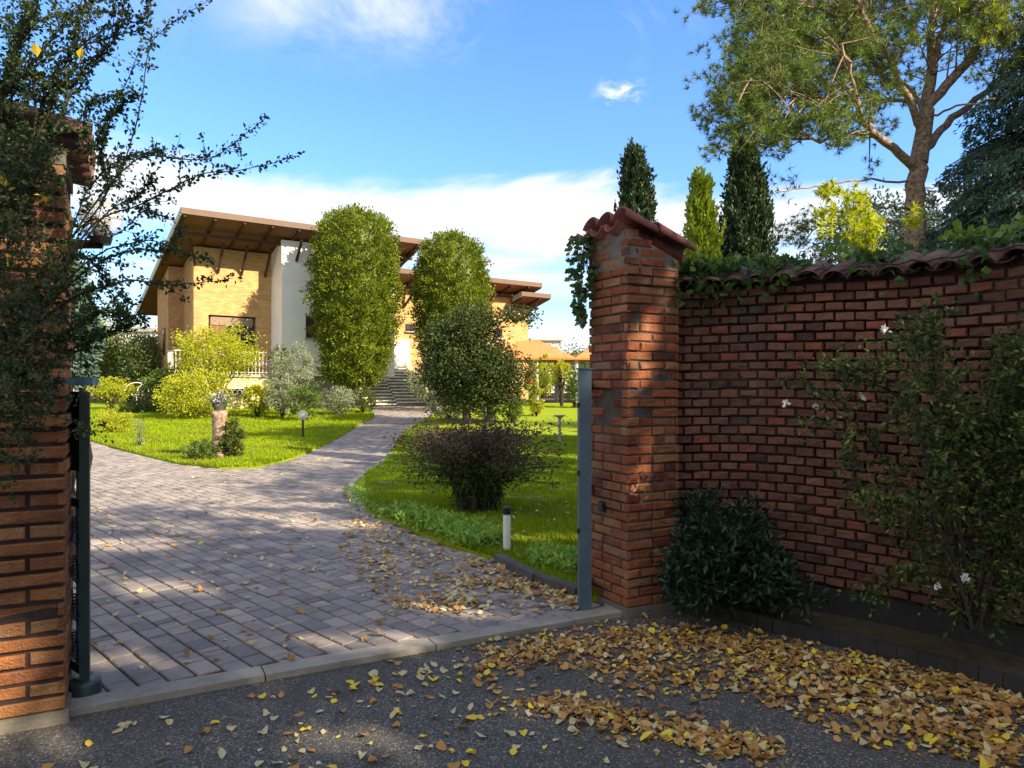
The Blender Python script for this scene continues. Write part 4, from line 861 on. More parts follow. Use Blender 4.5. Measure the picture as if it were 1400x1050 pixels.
broad('garden_tree', 'pale sunlit yellow green tree at the far left skyline', -24.0, 43.0, 5, 2.6, 3.0, 'silver', 260, 26, .16, .35, rz=2.6)
broad('garden_tree', 'bright green tree at the far left beside the gate post', -21.5, 36.5, 4, 1.9, 2.3, 'yellow_shrub', 200, 26, .14, .3, rz=1.9)
# tall dark planting behind the left pier
shrub('evergreen_shrub', 'dark blue green evergreen rising behind the left gate leaf', 100, 450, 6.4, (30, 80), 'cedar', 240, 30, .06, ry=1.2)
shrub('evergreen_shrub', 'tall dark shrub outside the frame left of the drive', -60, 420, 8.0, (150, 130), 'shrubdark', 400, 30, .08)
# right garden
def dark_tree():
    Y = 24.0; b = at(640, 570, Y); g = gz(0, Y); t = thing('garden_tree', 'broad tree with shade painted into its dark green leaves, in front of the shorter clipped tree', 'tree', (b[0], Y, g)); P = []; D = []; K = []
    for x, y, rx, ry, n in ((640, 502, 60, 36, 250), (632, 455, 46, 30, 150), (676, 500, 36, 30, 90), (660, 437, 34, 18, 40), (700, 431, 22, 7, 14), (602, 508, 32, 28, 70), (690, 528, 24, 22, 50), (640, 540, 46, 18, 60), (725, 436, 12, 5, 6), (590, 470, 20, 18, 20), (715, 505, 12, 14, 10)):
        k, p, d = clumpy(at(x, y, Y + RNG.normal(0, .3)), (rx * Y / F, rx * Y / F * .9, ry * Y / F), n, 30, .16, .3); P.append(p); D.append(d); K.append(k)
    P = np.concatenate(P); D = np.concatenate(D); K = np.concatenate(K); a = Acc(); leaves(a, P, .115, D * .3 + [0, 0, .2]); a.build('crown', M['tree_shaded'], t)
    s = Acc(); s.tube([(b[0], Y, g), (b[0] - .1, Y, g + .7), (b[0] + .1, Y, g + 1.8)], [.15, .13, .09], 8); stems(s, (b[0], Y, g + .6), K, 30, .05); s.build('trunk', M['bark_dark'], t)
dark_tree()
shrub('shrub', 'pale variegated shrub climbing beside the right wall of the stairs', 592, 520, 30, (34, 36), 'silver', 150, 26, .1)
shrub('shrub', 'grey leaved shrub below the broad dark tree', 612, 552, 25.5, (30, 24), 'silver', 110, 26, .08)
shrub('shrub', 'creamy variegated shrub below the dark tree, next to the stem', 665, 550, 25, (26, 24), 'silver', 110, 26, .08)
shrub('shrub', 'green shrub at the right end of the bed under the dark tree', 700, 552, 24.5, (22, 26), 'green_shrub', 100, 26, .08)
shrub('shrub', 'narrow upright yellow green shrub at the edge of the shaded bed', 733, 550, 27, (10, 34), 'yellow_shrub', 60, 26, .08)
shrub('shrub', 'yellow shrub by the grey pavilion post', 742, 515, 33, (13, 28), 'yellow_shrub', 60, 26, .1)
shrub('shrub', 'red flowering shrub beside the white pavilion corner', 725, 520, 34, (8, 22), 'green_shrub', 40, 22, .1, flowers=('petal_o', 60, .1))
shrub('shrub', 'bright young tree behind the bird bath', 768, 512, 32, (13, 22), 'yellow_shrub', 60, 24, .1, nst=8, r0=.07)
shrub('shrub', 'reddish hedge shrub behind the right gate leaf', 786, 535, 31, (14, 26), 'green_shrub', 70, 24, .1)
broad('garden_tree', 'round leafy tree at the far end of the right lawn', 5.2, 44, 4, 2.2, 1.7, 'green_shrub', 220, 26, .15, .3, rz=1.5)
broad('garden_tree', 'wide green tree beyond the garden fence', 1.6, 52, 4, 2.8, 1.5, 'green_shrub', 220, 26, .17, .35, rz=1.5)
# reddish barberry bush in the foreground
def barberry():
    Y = 8.9; bx, by = G(652, 703); t = thing('barberry_bush', 'wide spreading dark reddish bush on the right lawn in front of the stairs', 'bush', (bx, by, 0)); K = []; s = Acc(); P = []; D = []
    for k in range(250):
        x = RNG.normal(0, 1); tx = 655 + np.clip(x, -1.9, 1.9) * 58; ty = RNG.uniform(574, 655) + abs(tx - 655) * .08
        e = at(tx, ty, Y + RNG.normal(0, .42)); b = np.array([bx + RNG.normal(0, .1), by + RNG.normal(0, .1), .02]); t_ = np.linspace(0, 1, 9)[:, None]
        m = b + (e - b) * t_; m[:, 2] += (np.sin(t_[:, 0] * PI) * .18); m[:, :2] -= (e - b)[None, :2] * (np.sin(t_ * PI) * .15); m[2:] += np.cumsum(RNG.normal(0, .015, (7, 3)), 0); s.tube(m, np.linspace(.01, .003, 9), 4, cap=False)
        q = RNG.integers(2, 9, 110); p = m[q] + RNG.normal(0, .06, (110, 3)); P.append(p); D.append(np.repeat(unit((e - b)[None]), 110, 0))
    P = np.concatenate(P); D = np.concatenate(D); red = P[:, 2] > RNG.normal(.75, .18, len(P)); a = Acc(); leaves(a, P[red], .042, D[red] * .4); a.build('red_leaves', M['barberry'], t); a = Acc(); leaves(a, P[~red], .042, D[~red] * .4); a.build('foliage', M['shrubdark'], t); s.build('stems', M['bark_dark'], t)
    k, p, d = clumpy((bx, by, .3), (.3, .28, .32), 110, 26, .045, .3); a = Acc(); leaves(a, p[p[:, 2] > 0], .034, d[p[:, 2] > 0] * .3); a.build('basal_leaves', M['shrubdark'], t)
barberry()
# dark glossy bush at the foot of the wall
def glossy():
    t = thing('glossy_bush', 'dark glossy leaved bush at the foot of the wall beside the pier', 'bush', (1.75, 4.85, 0)); P = []; D = []; K = []
    for x, y, rx, ry, Y, n in ((985, 765, 62, 62, 4.85, 170), (1035, 785, 42, 42, 4.75, 60), (950, 790, 42, 42, 4.85, 70), (960, 705, 26, 34, 5.05, 30), (1020, 715, 28, 30, 4.95, 26), (1085, 815, 22, 18, 4.6, 10)):
        k, p, d = clumpy(at(x, y, Y), (rx * Y / F, .26, ry * Y / F), n, 15, .045, .35); P.append(p); D.append(d); K.append(k)
    P = np.concatenate(P); D = np.concatenate(D); K = np.concatenate(K); ok = P[:, 2] > .01; a = Acc(); leaves(a, P[ok], .058, D[ok] * .8 + [0, 0, .3], .8, .45); a.build('foliage', M['glossy'], t); s = Acc(); stems(s, (1.72, 4.85, 0), K, 40, .008); s.build('stems', M['bark_dark'], t)
glossy()
def arch(acc, pts, r0, r1, n=5, wig=.012, m=28):
    P = np.array(pts, float); S = np.linspace(0, len(P) - 1, m); i = np.clip(S.astype(int), 0, len(P) - 2); f = (S - i)[:, None]; p0 = P[np.maximum(i - 1, 0)]; p1 = P[i]; p2 = P[i + 1]; p3 = P[np.minimum(i + 2, len(P) - 1)]
    Q = .5 * ((2 * p1) + (-p0 + p2) * f + (2 * p0 - 5 * p1 + 4 * p2 - p3) * f * f + (-p0 + 3 * p1 - 3 * p2 + p3) * f ** 3); Q[1:] += np.cumsum(RNG.normal(0, wig * .3, (m - 1, 3)), 0)
    acc.tube(Q, np.linspace(r0, r1, m), n, cap=False); return Q
def rose():
    t = thing('climbing_rose', 'straggly climbing rose with white flowers against the brick wall', 'shrub', (2.75, 3.95, 0)); s = Acc(); P = []; D = []; b0 = at(1330, 860, 3.95); b0[2] = 0
    st = [[(1330, 860), (1310, 760), (1290, 640), (1275, 540), (1262, 450)], [(1330, 860), (1290, 740), (1220, 640), (1160, 570), (1105, 530)], [(1335, 860), (1320, 720), (1240, 560), (1180, 520), (1110, 500), (1085, 530)], [(1330, 860), (1345, 700), (1370, 560), (1420, 470)],
          [(1335, 860), (1380, 700), (1420, 560), (1450, 480)], [(1325, 860), (1285, 720), (1230, 690), (1180, 660), (1150, 600), (1120, 570)], [(1330, 860), (1310, 700), (1300, 580), (1310, 520), (1270, 440)], [(1340, 860), (1360, 760), (1400, 640), (1430, 600)], [(1330, 860), (1300, 780), (1250, 750), (1200, 690)],
          [(1325, 860), (1270, 800), (1230, 790), (1190, 830)], [(1330, 860), (1350, 740), (1330, 640), (1340, 570), (1400, 500)], [(1340, 860), (1380, 800), (1420, 780)], [(1300, 700), (1262, 600), (1240, 500), (1200, 500), (1165, 510)]]
    for k, path in enumerate(st + [q_ for q_ in st if q_[-1][0] > 1250]):
        jj = 0 if k < len(st) else 22; pts = [at(x + RNG.normal(0, jj) * (i > 0), y + RNG.normal(0, jj) * (i > 0), 3.95 + (.0 if x > 1250 else .35) + RNG.normal(0, .07)) for i, (x, y) in enumerate(path)]; Q = arch(s, pts, .009 if k < 13 else .005, .002)
        for q in range(36):
            i = RNG.integers(7, 28); o = Q[i]; d = unit(RNG.normal(0, 1, (1, 3)))[0] * [1, .6, .8]; L = RNG.uniform(.05, .24); e = o + d * L; s.tube([o, (o + e) / 2 + [0, 0, .01], e], [.002, .0016, .001], 3, cap=False); n = 13; f = RNG.uniform(.2, 1.1, n)[:, None]; P.append(o + (e - o) * f + RNG.normal(0, .016, (n, 3))); D.append(np.repeat(d[None], n, 0))
    for x, y, rx, ry, n in ((1320, 620, 60, 50, 26), (1385, 620, 42, 90, 60), (1260, 650, 44, 40, 8), (1350, 720, 55, 60, 18), (1270, 560, 50, 40, 24), (1395, 500, 26, 60, 60), (1262, 465, 34, 22, 20), (1220, 690, 40, 30, 16)):
        k_, p, d = clumpy(at(x, y, 3.98), (rx * 3.98 / F, .2, ry * 3.98 / F), n, 15, .045, .3); P.append(p); D.append(d)
    P = np.concatenate(P); D = np.concatenate(D); a = Acc(); leaves(a, P, .036, D * .4 + [0, 0, .1]); a.build('foliage', M['rose'], t); s.build('stems', M['bark_dark'], t)
    for x, y, Y in ((1210, 452, 4.3), (1178, 541, 4.3), (1074, 552, 4.6), (1115, 556, 4.5), (1318, 790, 3.8), (1282, 802, 3.8)):
        f = Acc(); c = at(x, y, Y); leaves(f, np.repeat(c[None], 12, 0) + RNG.normal(0, .006, (12, 3)), .026, [-.3, -.6, .3], .7, .8); f.build('flower', M['petal'], t)
    tag(t)
rose()
s = Acc(); arch(s, [at(952, 640, 5.0), at(975, 620, 4.9), at(1010, 690, 4.9), at(1020, 760, 4.9)], .003, .002, wig=0)
# ivy on the wall top and on the pier
def ivy_wall():
    t = thing('ivy', 'ivy trailing over the tile capping of the brick wall', 'ivy', (1.9, 5.1, 2.2)); P = []; D = []; P2 = []; D2 = []; s = Acc()
    for s0, ext, n, lit in ((.08, .24, 200, 0), (.32, .26, 260, 0), (.6, .16, 90, 0), (.78, .16, 120, 0), (.1, .14, 60, 1), (.4, .1, 40, 1), (1.12, .1, 50, 1), (1.34, .16, 120, 0), (1.85, .12, 80, 1), (1.95, .14, 120, 0), (2.15, .1, 50, 1), (2.5, .06, 20, 1), (3.2, .3, 100, 0)):
        for _ in range(n):
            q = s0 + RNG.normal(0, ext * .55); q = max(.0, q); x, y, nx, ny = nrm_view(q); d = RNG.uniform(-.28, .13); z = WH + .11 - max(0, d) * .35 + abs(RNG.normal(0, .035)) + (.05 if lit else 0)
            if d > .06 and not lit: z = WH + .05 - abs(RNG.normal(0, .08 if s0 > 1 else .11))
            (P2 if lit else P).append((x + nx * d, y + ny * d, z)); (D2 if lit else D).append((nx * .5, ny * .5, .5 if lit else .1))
    a = Acc(); leaves(a, np.array(P), .058, D, .6, .85, .06); a.build('foliage', M['ivy'], t); a = Acc(); leaves(a, np.array(P2), .055, D2, .6, .85, .06); a.build('lit_leaves', M['ivy_lit'], t)
    Q = [nrm_view(q) for q in np.linspace(0, 2.3, 30)]; s.tube([(x + nx * .1, y + ny * .1, WH + .04 + RNG.normal(0, .01)) for x, y, nx, ny in Q], .006, 5); s.build('stems', M['bark_dark'], t)
ivy_wall()
t = thing('ivy', 'ivy hanging down the left side of the right gate pier from its cap', 'ivy', (.6, 5.35, 2.2)); n = 430
yy = 322 + 120 * RNG.random(n) ** 1.15; w_ = np.interp(yy, [318, 340, 380, 400, 442], [26, 30, 28, 18, 8]); xx = 800 + RNG.uniform(-.7, .55, n) * w_ - (yy > 395) * 4
P = np.array([at(x, y, 5.35 + RNG.normal(0, .07)) for x, y in zip(xx, yy)]); a = Acc(); leaves(a, P, .05, [-.5, -.5, -.6], .6, .85, .06); a.build('foliage', M['ivy'], t); a = Acc()
for k in range(7): arch(a, [at(812, 312, 5.35), at(802 + RNG.normal(0, 5), 350, 5.33), at(800 + RNG.normal(0, 8), 395 + RNG.normal(0, 12), 5.33)], .004, .002)
a.build('stems', M['bark_dark'], t)
# ---------------------------------------------------------------- cotoneaster arching over the left pier
def coton():
    Y = 3.15; t = thing('cotoneaster', 'arching small leaved shrub spreading over the left pier and across the sky', 'shrub', (-2.6, 3.1, 0)); s = Acc(); P = []; D = []; PP = []
    br = [([(60, 420), (100, 330), (140, 270), (175, 205), (193, 130), (205, 70), (230, 35), (285, 3)], .0), ([(60, 400), (110, 310), (165, 240), (200, 214), (250, 218), (290, 212), (330, 188), (364, 162)], -.1),
          ([(70, 400), (130, 305), (190, 280), (240, 255), (280, 235), (330, 230), (400, 212)], -.15), ([(120, 215), (150, 165), (185, 130)], 0), ([(150, 260), (140, 210), (160, 150), (200, 60)], .1), ([(30, 260), (60, 140), (95, 70), (108, -10)], .05),
          ([(20, 280), (45, 170), (70, 100), (130, 50), (190, 30), (200, -10)], 0), ([(0, 250), (10, 120), (30, 40), (40, -20)], .1), ([(30, 300), (70, 180), (110, 100), (150, 60), (160, -10)], -.05), ([(40, 450), (110, 400), (170, 385), (230, 388), (315, 380)], -.2),
          ([(60, 420), (120, 370), (180, 345), (225, 345), (248, 322)], -.2), ([(60, 420), (130, 350), (200, 330), (240, 345), (282, 356)], -.1), ([(80, 380), (140, 300), (190, 270), (210, 245)], 0), ([(60, 500), (120, 470), (160, 452), (200, 438)], 0), ([(60, 480), (130, 430), (165, 430)], -.1),
          ([(90, 330), (130, 300), (160, 320), (200, 290), (240, 300)], 0), ([(60, 380), (110, 350), (150, 380), (180, 410)], .1), ([(-20, 200), (20, 60), (60, -20)], 0), ([(-20, 160), (50, 80), (100, 20), (170, -20)], .1), ([(-10, 120), (40, 100), (90, 120), (125, 90)], 0), ([(70, 420), (110, 280), (150, 230), (185, 215), (222, 210)], .1)]
    for path, dy in br:
        for rep in range(2 if path[0][0] < 40 or len(path) < 4 else 1):
            jj = 0 if rep == 0 else 16; Q = arch(s, [at(x + RNG.normal(0, jj), y + RNG.normal(0, jj), Y + dy + RNG.normal(0, .03)) for x, y in path], .0045 if path[0][0] > 40 else .007, .0012, wig=.006, m=40); m = len(Q); T = unit(np.gradient(Q, axis=0))
            dens = 1.0
            for i in range(4, m):
                u = i / m; P.append(Q[i] + RNG.normal(0, .009, (7, 3)) + T[i] * RNG.uniform(-.02, .02, (7, 1))); D.append(np.repeat(T[i][None], 7, 0))
                if RNG.random() < .55 * (1.25 - u):
                    L = RNG.uniform(.03, .14) * (1.2 - .7 * u); d = unit((T[i] * .5 + RNG.normal(0, .6, 3))[None])[0]; e = Q[i] + d * L; s.tube([Q[i], e], [.0018, .001], 3, cap=False); k = int(L / .006); f = RNG.uniform(0, 1.05, k)[:, None]; P.append(Q[i] + (e - Q[i]) * f + RNG.normal(0, .008, (k, 3))); D.append(np.repeat(d[None], k, 0))
    # dense mass at the top left corner and over the pier
    for x, y, rx, ry, n, Yc in ((30, 20, 65, 45, 40, 3.1), (55, 100, 50, 50, 34, 3.1), (5, 140, 35, 50, 34, 3.1), (120, 15, 45, 20, 16, 3.1), (15, 230, 40, 50, 34, 3.02), (10, 300, 55, 70, 130, 2.98), (30, 240, 50, 50, 60, 3.0), (25, 430, 50, 60, 140, 2.96), (20, 530, 50, 55, 120, 2.94), (112, 440, 22, 40, 22, 3.3), (112, 575, 14, 35, 8, 3.2), (30, 480, 45, 50, 40, 2.96), (0, 620, 35, 40, 30, 2.94), (70, 380, 24, 40, 16, 3.05)):
        for k in range(n):
            c = at(x + RNG.normal(0, rx * .55), y + RNG.normal(0, ry * .55), Yc + RNG.normal(0, .06)); d = unit(RNG.normal(0, 1, (1, 3)))[0]; L = RNG.uniform(.06, .16); e = c + d * L; s.tube([c, e], [.0014, .0008], 3, cap=False); f = RNG.uniform(0, 1, 15)[:, None]; q = c + (e - c) * f + RNG.normal(0, .008, (15, 3)); (PP if (y > 280 and RNG.random() < .45) else P).append(q)
            if q is not PP: pass
            D.append(np.repeat(d[None], 15, 0)) if P and P[-1] is q else None
    P = np.concatenate(P); D = np.concatenate(D); lam = np.hypot(P[:, 0] / P[:, 1] * F + CX - 140, HY - (P[:, 2] - CAMZ) / P[:, 1] * F - 315) < 34; kp = ~lam | (RNG.random(len(P)) < .22); P = P[kp]; D = D[kp]; a = Acc(); leaves(a, P, .0205, D * .6, .8, .58, .1); a.build('foliage', M['coton'], t); a = Acc(); leaves(a, np.concatenate(PP), .026, None, .8, .45, .1); a.build('pale_leaves', M['coton_l'], t); s.build('stems', M['bark_dark'], t)
    f = Acc()
    for x, y in ((112, 64), (48, 58), (8, 256), (14, 352), (60, 268)): leaves(f, at(x, y, 2.95)[None].repeat(2, 0), .045, [0, 0, -.3], .8, .7)
    f.build('yellow_leaves', M['yelleaf'], t)
    # low sprays in front of the pier
    return t
coton()
# ---------------------------------------------------------------- grass and border leaves
def grass(poly, n, hgt, ylim, name, xr=(-.75, .75), w=.006):
    poly = np.array(poly); c = []; tot = 0
    y0, y1 = ylim
    while tot < n:
        y = y0 + (y1 - y0) * RNG.random(n * 3) ** 1.6; x = RNG.uniform(xr[0], xr[1], n * 3) * y; p = np.stack([x, y], 1); p = p[pip(p, poly)]; c.append(p); tot += len(p)
    p = np.concatenate(c)[:n]; z = terr(p[:, 1]) + .028; B = np.column_stack([p, z]); an = RNG.uniform(0, 2 * PI, n); sz = (1 + p[:, 1] / 14) ; ww = (w * sz)[:, None]; r = np.stack([np.cos(an), np.sin(an), np.zeros(n)], 1) * ww
    h = (hgt * RNG.uniform(.5, 1.4, n))[:, None]; tip = B + np.column_stack([RNG.normal(0, .4, n), RNG.normal(0, .4, n), np.ones(n)]) * h
    a = Acc(); a.add(np.stack([B - r, B + r, tip], 1).reshape(-1, 3), np.arange(n * 3).reshape(-1, 3)); tag(a.build(name, M['grass']), 'short green lawn grass around the drive', 'grass', kind='stuff')
grass(lawn_r, 130000, .05, (5.2, 20), 'grass', (-.2, .13)); grass(lawn_l, 90000, .06, (13, 30), 'grass', (-.66, -.1), .008)
def border(name, label, pts, n, h, spread, leaf, mat):
    pts = np.array([G(*p) for p in pts]); t = RNG.uniform(0, len(pts) - 1.001, n); i = t.astype(int); p = pts[i] + (pts[i + 1] - pts[i]) * (t - i)[:, None] + RNG.normal(0, spread, (n, 2)); per = 9
    P = np.repeat(np.column_stack([p, np.full(n, .03)]), per, 0); P += RNG.normal(0, 1, P.shape) * [.05, .05, 0]; P[:, 2] += RNG.random(len(P)) * h * .9; a = Acc(); leaves(a, P, leaf, [0, 0, .5], .8, .5); o = a.build(name, M[mat]); tag(o, label, 'ground cover', kind='stuff')
border('border_plants', 'low leafy plants spilling over the right edge of the drive', [(545, 706), (590, 722), (630, 735), (672, 752)], 620, .13, .10, .06, 'grass_dark')
border('border_plants', 'leafy tufts behind the dark curb next to the gate', [(745, 772), (770, 782), (800, 790)], 260, .14, .08, .06, 'grass_dark')
border('border_plants', 'dry thin grass along the pale curb of the drive', [(485, 672), (492, 690), (530, 708)], 90, .05, .06, .04, 'grass_dark')
# ---------------------------------------------------------------- fallen leaves
TPL = np.array([(0, .02, 0), (.34, .06, .05), (.5, .45, .09), (.34, .78, .05), (.04, 1.02, .04), (-.3, .8, .05), (-.48, .48, .09), (-.34, .08, .05)], float)
def fallen(P, size, lift=.0, tilt=.25):
    n = len(P); an = RNG.uniform(0, 2 * PI, n); V = np.repeat(TPL[None], n, 0); V = V - [0, .5, 0]; V = V * (1 + RNG.normal(0, .12, V.shape)) + RNG.normal(0, .035, V.shape); V[:, :, 2] *= RNG.uniform(-.6, 2.2, n)[:, None]; V[:, :, 0] *= RNG.uniform(.7, 1.1, n)[:, None]
    c, s_ = np.cos(an), np.sin(an); x = V[:, :, 0] * c[:, None] - V[:, :, 1] * s_[:, None]; y = V[:, :, 0] * s_[:, None] + V[:, :, 1] * c[:, None]; z = V[:, :, 2] + x * RNG.normal(0, tilt, n)[:, None] + y * RNG.normal(0, tilt, n)[:, None]
    z = z - z.min(1, keepdims=True); sz = (size * RNG.uniform(.45, 1.35, n))[:, None]; z = z + (RNG.normal(.2, .8, n)[:, None] * V[:, :, 0] ** 2 + RNG.normal(.15, .5, n)[:, None] * V[:, :, 1] ** 2 + RNG.normal(0, .4, n)[:, None] * V[:, :, 0] * V[:, :, 1]); z = z - z.min(1, keepdims=True); z = np.minimum(z, .75); W = np.stack([x * sz + P[:, 0:1], y * sz + P[:, 1:2], z * sz + P[:, 2:3]], -1); return W
def add_leaves(acc, W):
    n = len(W); i = np.arange(n)[:, None] * 8; acc.add(W.reshape(-1, 3), np.concatenate([i + [0, 1, 2, 3], i + [0, 3, 4, 5], i + [0, 5, 6, 7]]))
def zone(poly, n):
    Q = np.array([G(*p) for p in poly]); lo, hi = Q.min(0), Q.max(0); out = np.zeros((0, 2))
    while len(out) < n: p = RNG.uniform(lo, hi, (n * 4, 2)); out = np.concatenate([out, p[pip(p, Q)]])
    return out[:n]
def line_zone(pts, n, wpx):
    pts = np.array(pts, float); t = RNG.uniform(0, len(pts) - 1.001, n); i = t.astype(int); p = pts[i] + (pts[i + 1] - pts[i]) * (t - i)[:, None]; p += RNG.normal(0, 1, (n, 2)) * [wpx * 1.5, wpx]; return np.array([G(x, max(y, 560)) for x, y in p])
road_z = [(640, 893), (850, 856), (985, 850), (1100, 878), (1400, 925), (1400, 1048), (1250, 1045), (1050, 965), (900, 930), (780, 960), (700, 915)]
pile = [line_zone([(660, 900), (760, 880), (860, 868), (960, 872), (1080, 890), (1250, 925), (1400, 960)], 1700, 13), line_zone([(740, 955), (800, 965), (880, 985), (960, 1000), (1050, 1020)], 620, 9), line_zone([(820, 905), (900, 925), (1000, 920), (1150, 950), (1300, 990), (1400, 1030)], 850, 15), zone([(1000, 870), (1150, 890), (1400, 935), (1400, 1048), (1150, 1010), (1000, 930)], 700), line_zone([(930, 860), (1100, 890), (1400, 935)], 350, 6)]
pile = np.concatenate(pile)
def on_threshold(p): n_t = np.array([-AG[1], AG[0]]); q = (p - TL) @ n_t; return q
q = on_threshold(pile); pile = pile[q < -.0]; a = Acc(); b = Acc(); c_ = Acc(); k = RNG.random(len(pile)); L3 = np.column_stack([pile, -.028 + np.abs(RNG.normal(0, .007, len(pile)))])
cr = pile[RNG.integers(0, len(pile), 3800)] + RNG.normal(0, .09, (3800, 2)); cr = cr[on_threshold(cr) < -.01]; add_leaves(a, fallen(np.column_stack([cr, np.full(len(cr), -.028)]), .013)); add_leaves(a, fallen(L3[k < .7], .037)); add_leaves(b, fallen(L3[(k >= .7) & (k < .9)], .037)); add_leaves(c_, fallen(L3[k >= .9], .037))
for acc_, mt, lb in ((a, 'dryleaf', 'drift of dry brown fallen leaves on the asphalt'), (b, 'paleleaf', 'pale fallen leaves mixed through the brown drift'), (c_, 'yelleaf', 'yellow fallen leaves mixed through the brown drift')): tag(acc_.build('leaf_litter', M[mt]), lb, 'fallen leaves', kind='stuff')
dr = np.concatenate([line_zone([(620, 800), (690, 800), (740, 808), (785, 822)], 330, 6), line_zone([(640, 765), (690, 785), (745, 800)], 90, 5), zone([(480, 700), (560, 730), (680, 775), (780, 815), (780, 835), (640, 850), (520, 830), (460, 760)], 700), zone([(125, 700), (480, 700), (620, 850), (300, 930), (125, 940)], 230), line_zone([(540, 830), (600, 825), (660, 820)], 120, 7), zone([(300, 620), (480, 620), (560, 720), (450, 760), (200, 700)], 130)])
dr = dr[on_threshold(dr) > .02]; k = RNG.random(len(dr)); L3 = np.column_stack([dr, .004 + np.abs(RNG.normal(0, .004, len(dr)))]); a = Acc(); add_leaves(a, fallen(L3[k < .5], .045)); b = Acc(); add_leaves(b, fallen(L3[k >= .5], .045))
tag(a.build('leaf_litter', M['dryleaf']), 'dry brown leaves scattered over the paved drive', 'fallen leaves', kind='stuff'); tag(b.build('leaf_litter', M['paleleaf']), 'pale leaves scattered over the paved drive', 'fallen leaves', kind='stuff')
lw = zone([(560, 705), (790, 690), (790, 790), (680, 755)], 50); a = Acc(); add_leaves(a, fallen(np.column_stack([lw, np.full(len(lw), .06)]), .04)); tag(a.build('leaf_litter', M['paleleaf']), 'pale leaves lying in the right lawn grass', 'fallen leaves', kind='stuff')
# loose single leaves lying apart
sp = np.concatenate([zone([(120, 985), (600, 900), (720, 960), (1100, 1048), (20, 1048)], 170), zone([(500, 900), (700, 890), (720, 960), (560, 1000)], 40)]); n1 = 0
sp = sp[on_threshold(sp) < -.03]
for j, p in enumerate(sp):
    W = fallen(np.array([[p[0], p[1], -.026]]), .042); a = Acc(); add_leaves(a, W); kd = j % 4; mt = ('paleleaf', 'paleleaf', 'yelleaf', 'dryleaf')[kd]
    o = a.build('fallen_leaf', M[mt], origin=(p[0], p[1], -.026)); tag(o, {'paleleaf': 'single pale curled leaf lying loose on the dark asphalt', 'yelleaf': 'single bright yellow leaf lying loose on the dark asphalt', 'dryleaf': 'single brown dry leaf lying loose on the dark asphalt'}[mt], 'leaf', {'paleleaf': 'loose pale leaves on the asphalt', 'yelleaf': 'loose yellow leaves on the asphalt', 'dryleaf': 'loose brown leaves on the asphalt'}[mt])
# ---------------------------------------------------------------- camera, sun and sky
cam = bpy.data.cameras.new('camera'); co = bpy.data.objects.new('camera', cam); COL.objects.link(co)
co.location = (0, 0, CAMZ); co.rotation_euler = (R(90), 0, 0); cam.sensor_width = 36; cam.lens = 36 * F / 1400; cam.shift_y = 3 / 1400
cam.clip_end = 4000; cam.clip_start = .05; SC.camera = co
sun = bpy.data.lights.new('sun', 'SUN'); so = bpy.data.objects.new('sun', sun); COL.objects.link(so)
sun.energy = SUN_E; sun.angle = R(.55); sun.color = (1.0, .83, .57)
dv = Vector((-SUN_H[0] * math.cos(R(SUN_EL)), -SUN_H[1] * math.cos(R(SUN_EL)), -math.sin(R(SUN_EL))))
so.rotation_euler = dv.to_track_quat('-Z', 'Y').to_euler(); so.location = (20, -12, 15)
w = bpy.data.worlds.new('World'); SC.world = w; w.use_nodes = True; nt = w.node_tree; nt.nodes.clear()
wo = N(nt, 'OutputWorld'); bg = N(nt, 'Background'); sky = N(nt, 'TexSky'); sky.sky_type = 'NISHITA'; sky.sun_disc = False
sky.sun_elevation = R(SUN_EL); sky.sun_rotation = math.atan2(SUN_H[0], SUN_H[1]); sky.air_density = 1.3; sky.dust_density = .3; sky.ozone_density = 3.0
geo = N(nt, 'TexCoord'); sep = N(nt, 'SeparateXYZ'); nt.links.new(geo.outputs['Generated'], sep.inputs[0])
def mth(op, a, b=None, c=None):
    n = N(nt, 'Math', operation=op)
    for i, v in enumerate((a, b, c)):
        if v is None: continue
        if isinstance(v, bpy.types.NodeSocket): nt.links.new(v, n.inputs[i])
        else: n.inputs[i].default_value = v
    return n.outputs[0]
el = mth('ARCSINE', sep.outputs[2]); az = mth('ARCTAN2', sep.outputs[0], sep.outputs[1])
def skyvec(sx, sz, ox=0, oz=0):
    c = N(nt, 'CombineXYZ'); nt.links.new(mth('MULTIPLY_ADD', az, sx, ox), c.inputs[0]); nt.links.new(mth('MULTIPLY_ADD', el, sz, oz), c.inputs[1]); return c.outputs[0]
def band(lo, m1, m2, hi, src=None):
    mr = N(nt, 'MapRange', interpolation_type='SMOOTHSTEP'); nt.links.new(src or el, mr.inputs[0]); mr.inputs[1].default_value = lo; mr.inputs[2].default_value = m1
    m2_ = N(nt, 'MapRange', interpolation_type='SMOOTHSTEP'); nt.links.new(src or el, m2_.inputs[0]); m2_.inputs[1].default_value = m2; m2_.inputs[2].default_value = hi; m2_.inputs[3].default_value = 1; m2_.inputs[4].default_value = 0
    return mth('MULTIPLY', mr.outputs[0], m2_.outputs[0])
n1 = noise(nt, 1, 7, .62, skyvec(1.6, 9, 3.1, .7), .3); n2 = noise(nt, 1, 6, .6, skyvec(3.2, 22, 8.0, 2.0), .4); n3 = noise(nt, 1, 7, .65, skyvec(3.0, 6, 1.7, 5.2), .6)
wv = mth('ADD', el, mth('MULTIPLY_ADD', noise(nt, 1, 5, .65, skyvec(2.2, 5, 2.0, 1.0), .5), .16, -.08)); wv = mth('ADD', wv, mth('MULTIPLY', az, .03))
bandm = band(.165, .21, .245, .28, wv)
low = band(-.2, -.1, .04, .13)
c1 = mth('MULTIPLY', bandm, ramp(nt, n1, [(.2, (.45,) * 3), (.5, (1, 1, 1))]))
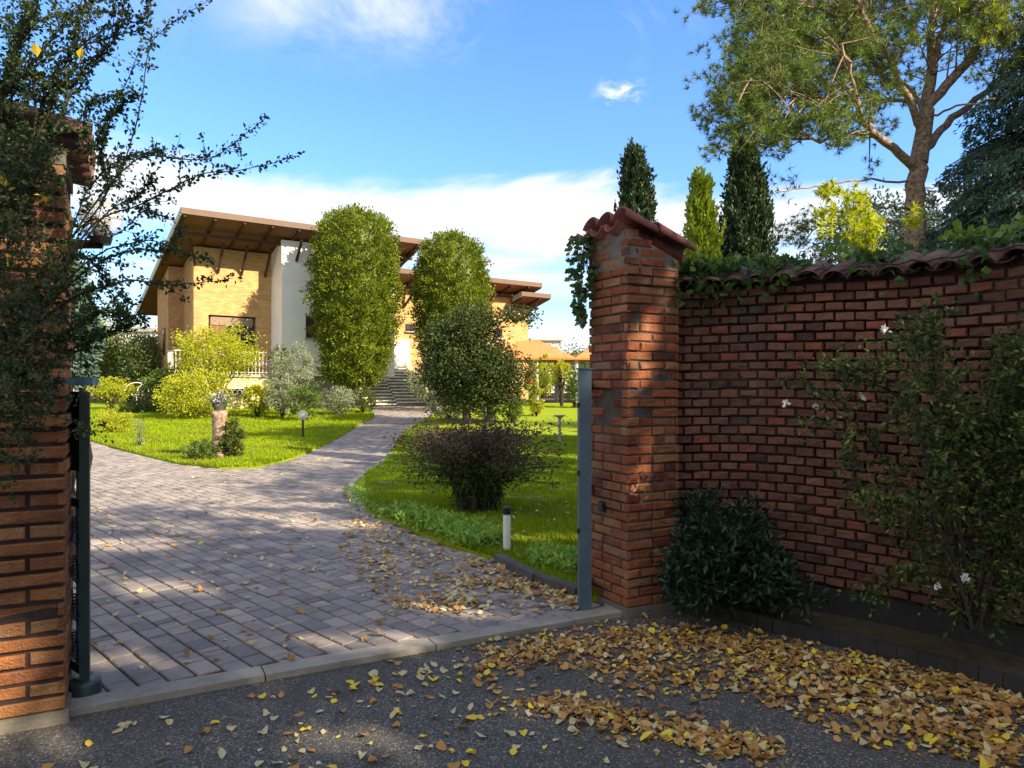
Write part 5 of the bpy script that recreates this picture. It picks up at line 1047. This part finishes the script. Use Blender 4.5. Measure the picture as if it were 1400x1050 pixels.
c2 = mth('MULTIPLY', low, ramp(nt, n2, [(.2, (.5,) * 3), (.5, (1, 1, 1))]))
c3 = mth('MULTIPLY', band(.1, .14, .17, .2), ramp(nt, n2, [(.42, (0,) * 3), (.62, (.9,) * 3)]))
hi_ = mth('MULTIPLY', band(.38, .47, .8, 1.2), band(-.45, -.28, -.12, .02, az)); c4 = mth('MULTIPLY', hi_, ramp(nt, n3, [(.36, (0,) * 3), (.62, (.8,) * 3)]))
c5 = mth('MULTIPLY', band(.3, .5, 3, 4), ramp(nt, n3, [(.55, (0,) * 3), (.75, (.55,) * 3)]))
pe = mth('ADD', el, mth('MULTIPLY_ADD', noise(nt, 1, 6, .65, skyvec(45, 60), .4), .05, -.025)); puff = mth('MULTIPLY', band(.366, .378, .38, .396, pe), mth('MULTIPLY', band(.1, .145, .15, .19, az), ramp(nt, noise(nt, 1, 5, .6, skyvec(34, 70), .5), [(.35, (0,) * 3), (.6, (.9,) * 3)])))
cl = mth('MAXIMUM', mth('MAXIMUM', mth('MAXIMUM', c1, c2), mth('MAXIMUM', c3, c4)), mth('MAXIMUM', mth('MULTIPLY', c5, .6), puff)); aa = mth('ABSOLUTE', az); c6 = mth('MULTIPLY', band(.75, 1.1, 4, 5, aa), ramp(nt, noise(nt, 1, 6, .6, skyvec(2, 3.5, 4, 4), .4), [(.25, (.35,) * 3), (.5, (1, 1, 1))])); cl = mth('MAXIMUM', cl, c6); cl = mth('MINIMUM', cl, .95)  # c6: unseen clouds at the sides and behind, added as neutral fill light
skc = mixc(nt, 1.0, sky.outputs[0], SKY_TINT, 'MULTIPLY')
colr = mixc(nt, cl, skc, CLOUD)
nt.links.new(colr, bg.inputs[0]); bg.inputs[1].default_value = SKY_E; nt.links.new(bg.outputs[0], wo.inputs[0])
SC.view_settings.view_transform = 'Standard'; SC.view_settings.look = 'None'; SC.view_settings.gamma = 1; SC.view_settings.use_curve_mapping = False
SC.view_settings.exposure = EXPO
SC.render.engine = 'CYCLES'; SC.render.resolution_x = 1024; SC.render.resolution_y = 768
SC.cycles.max_bounces = 6; SC.cycles.transparent_max_bounces = 8
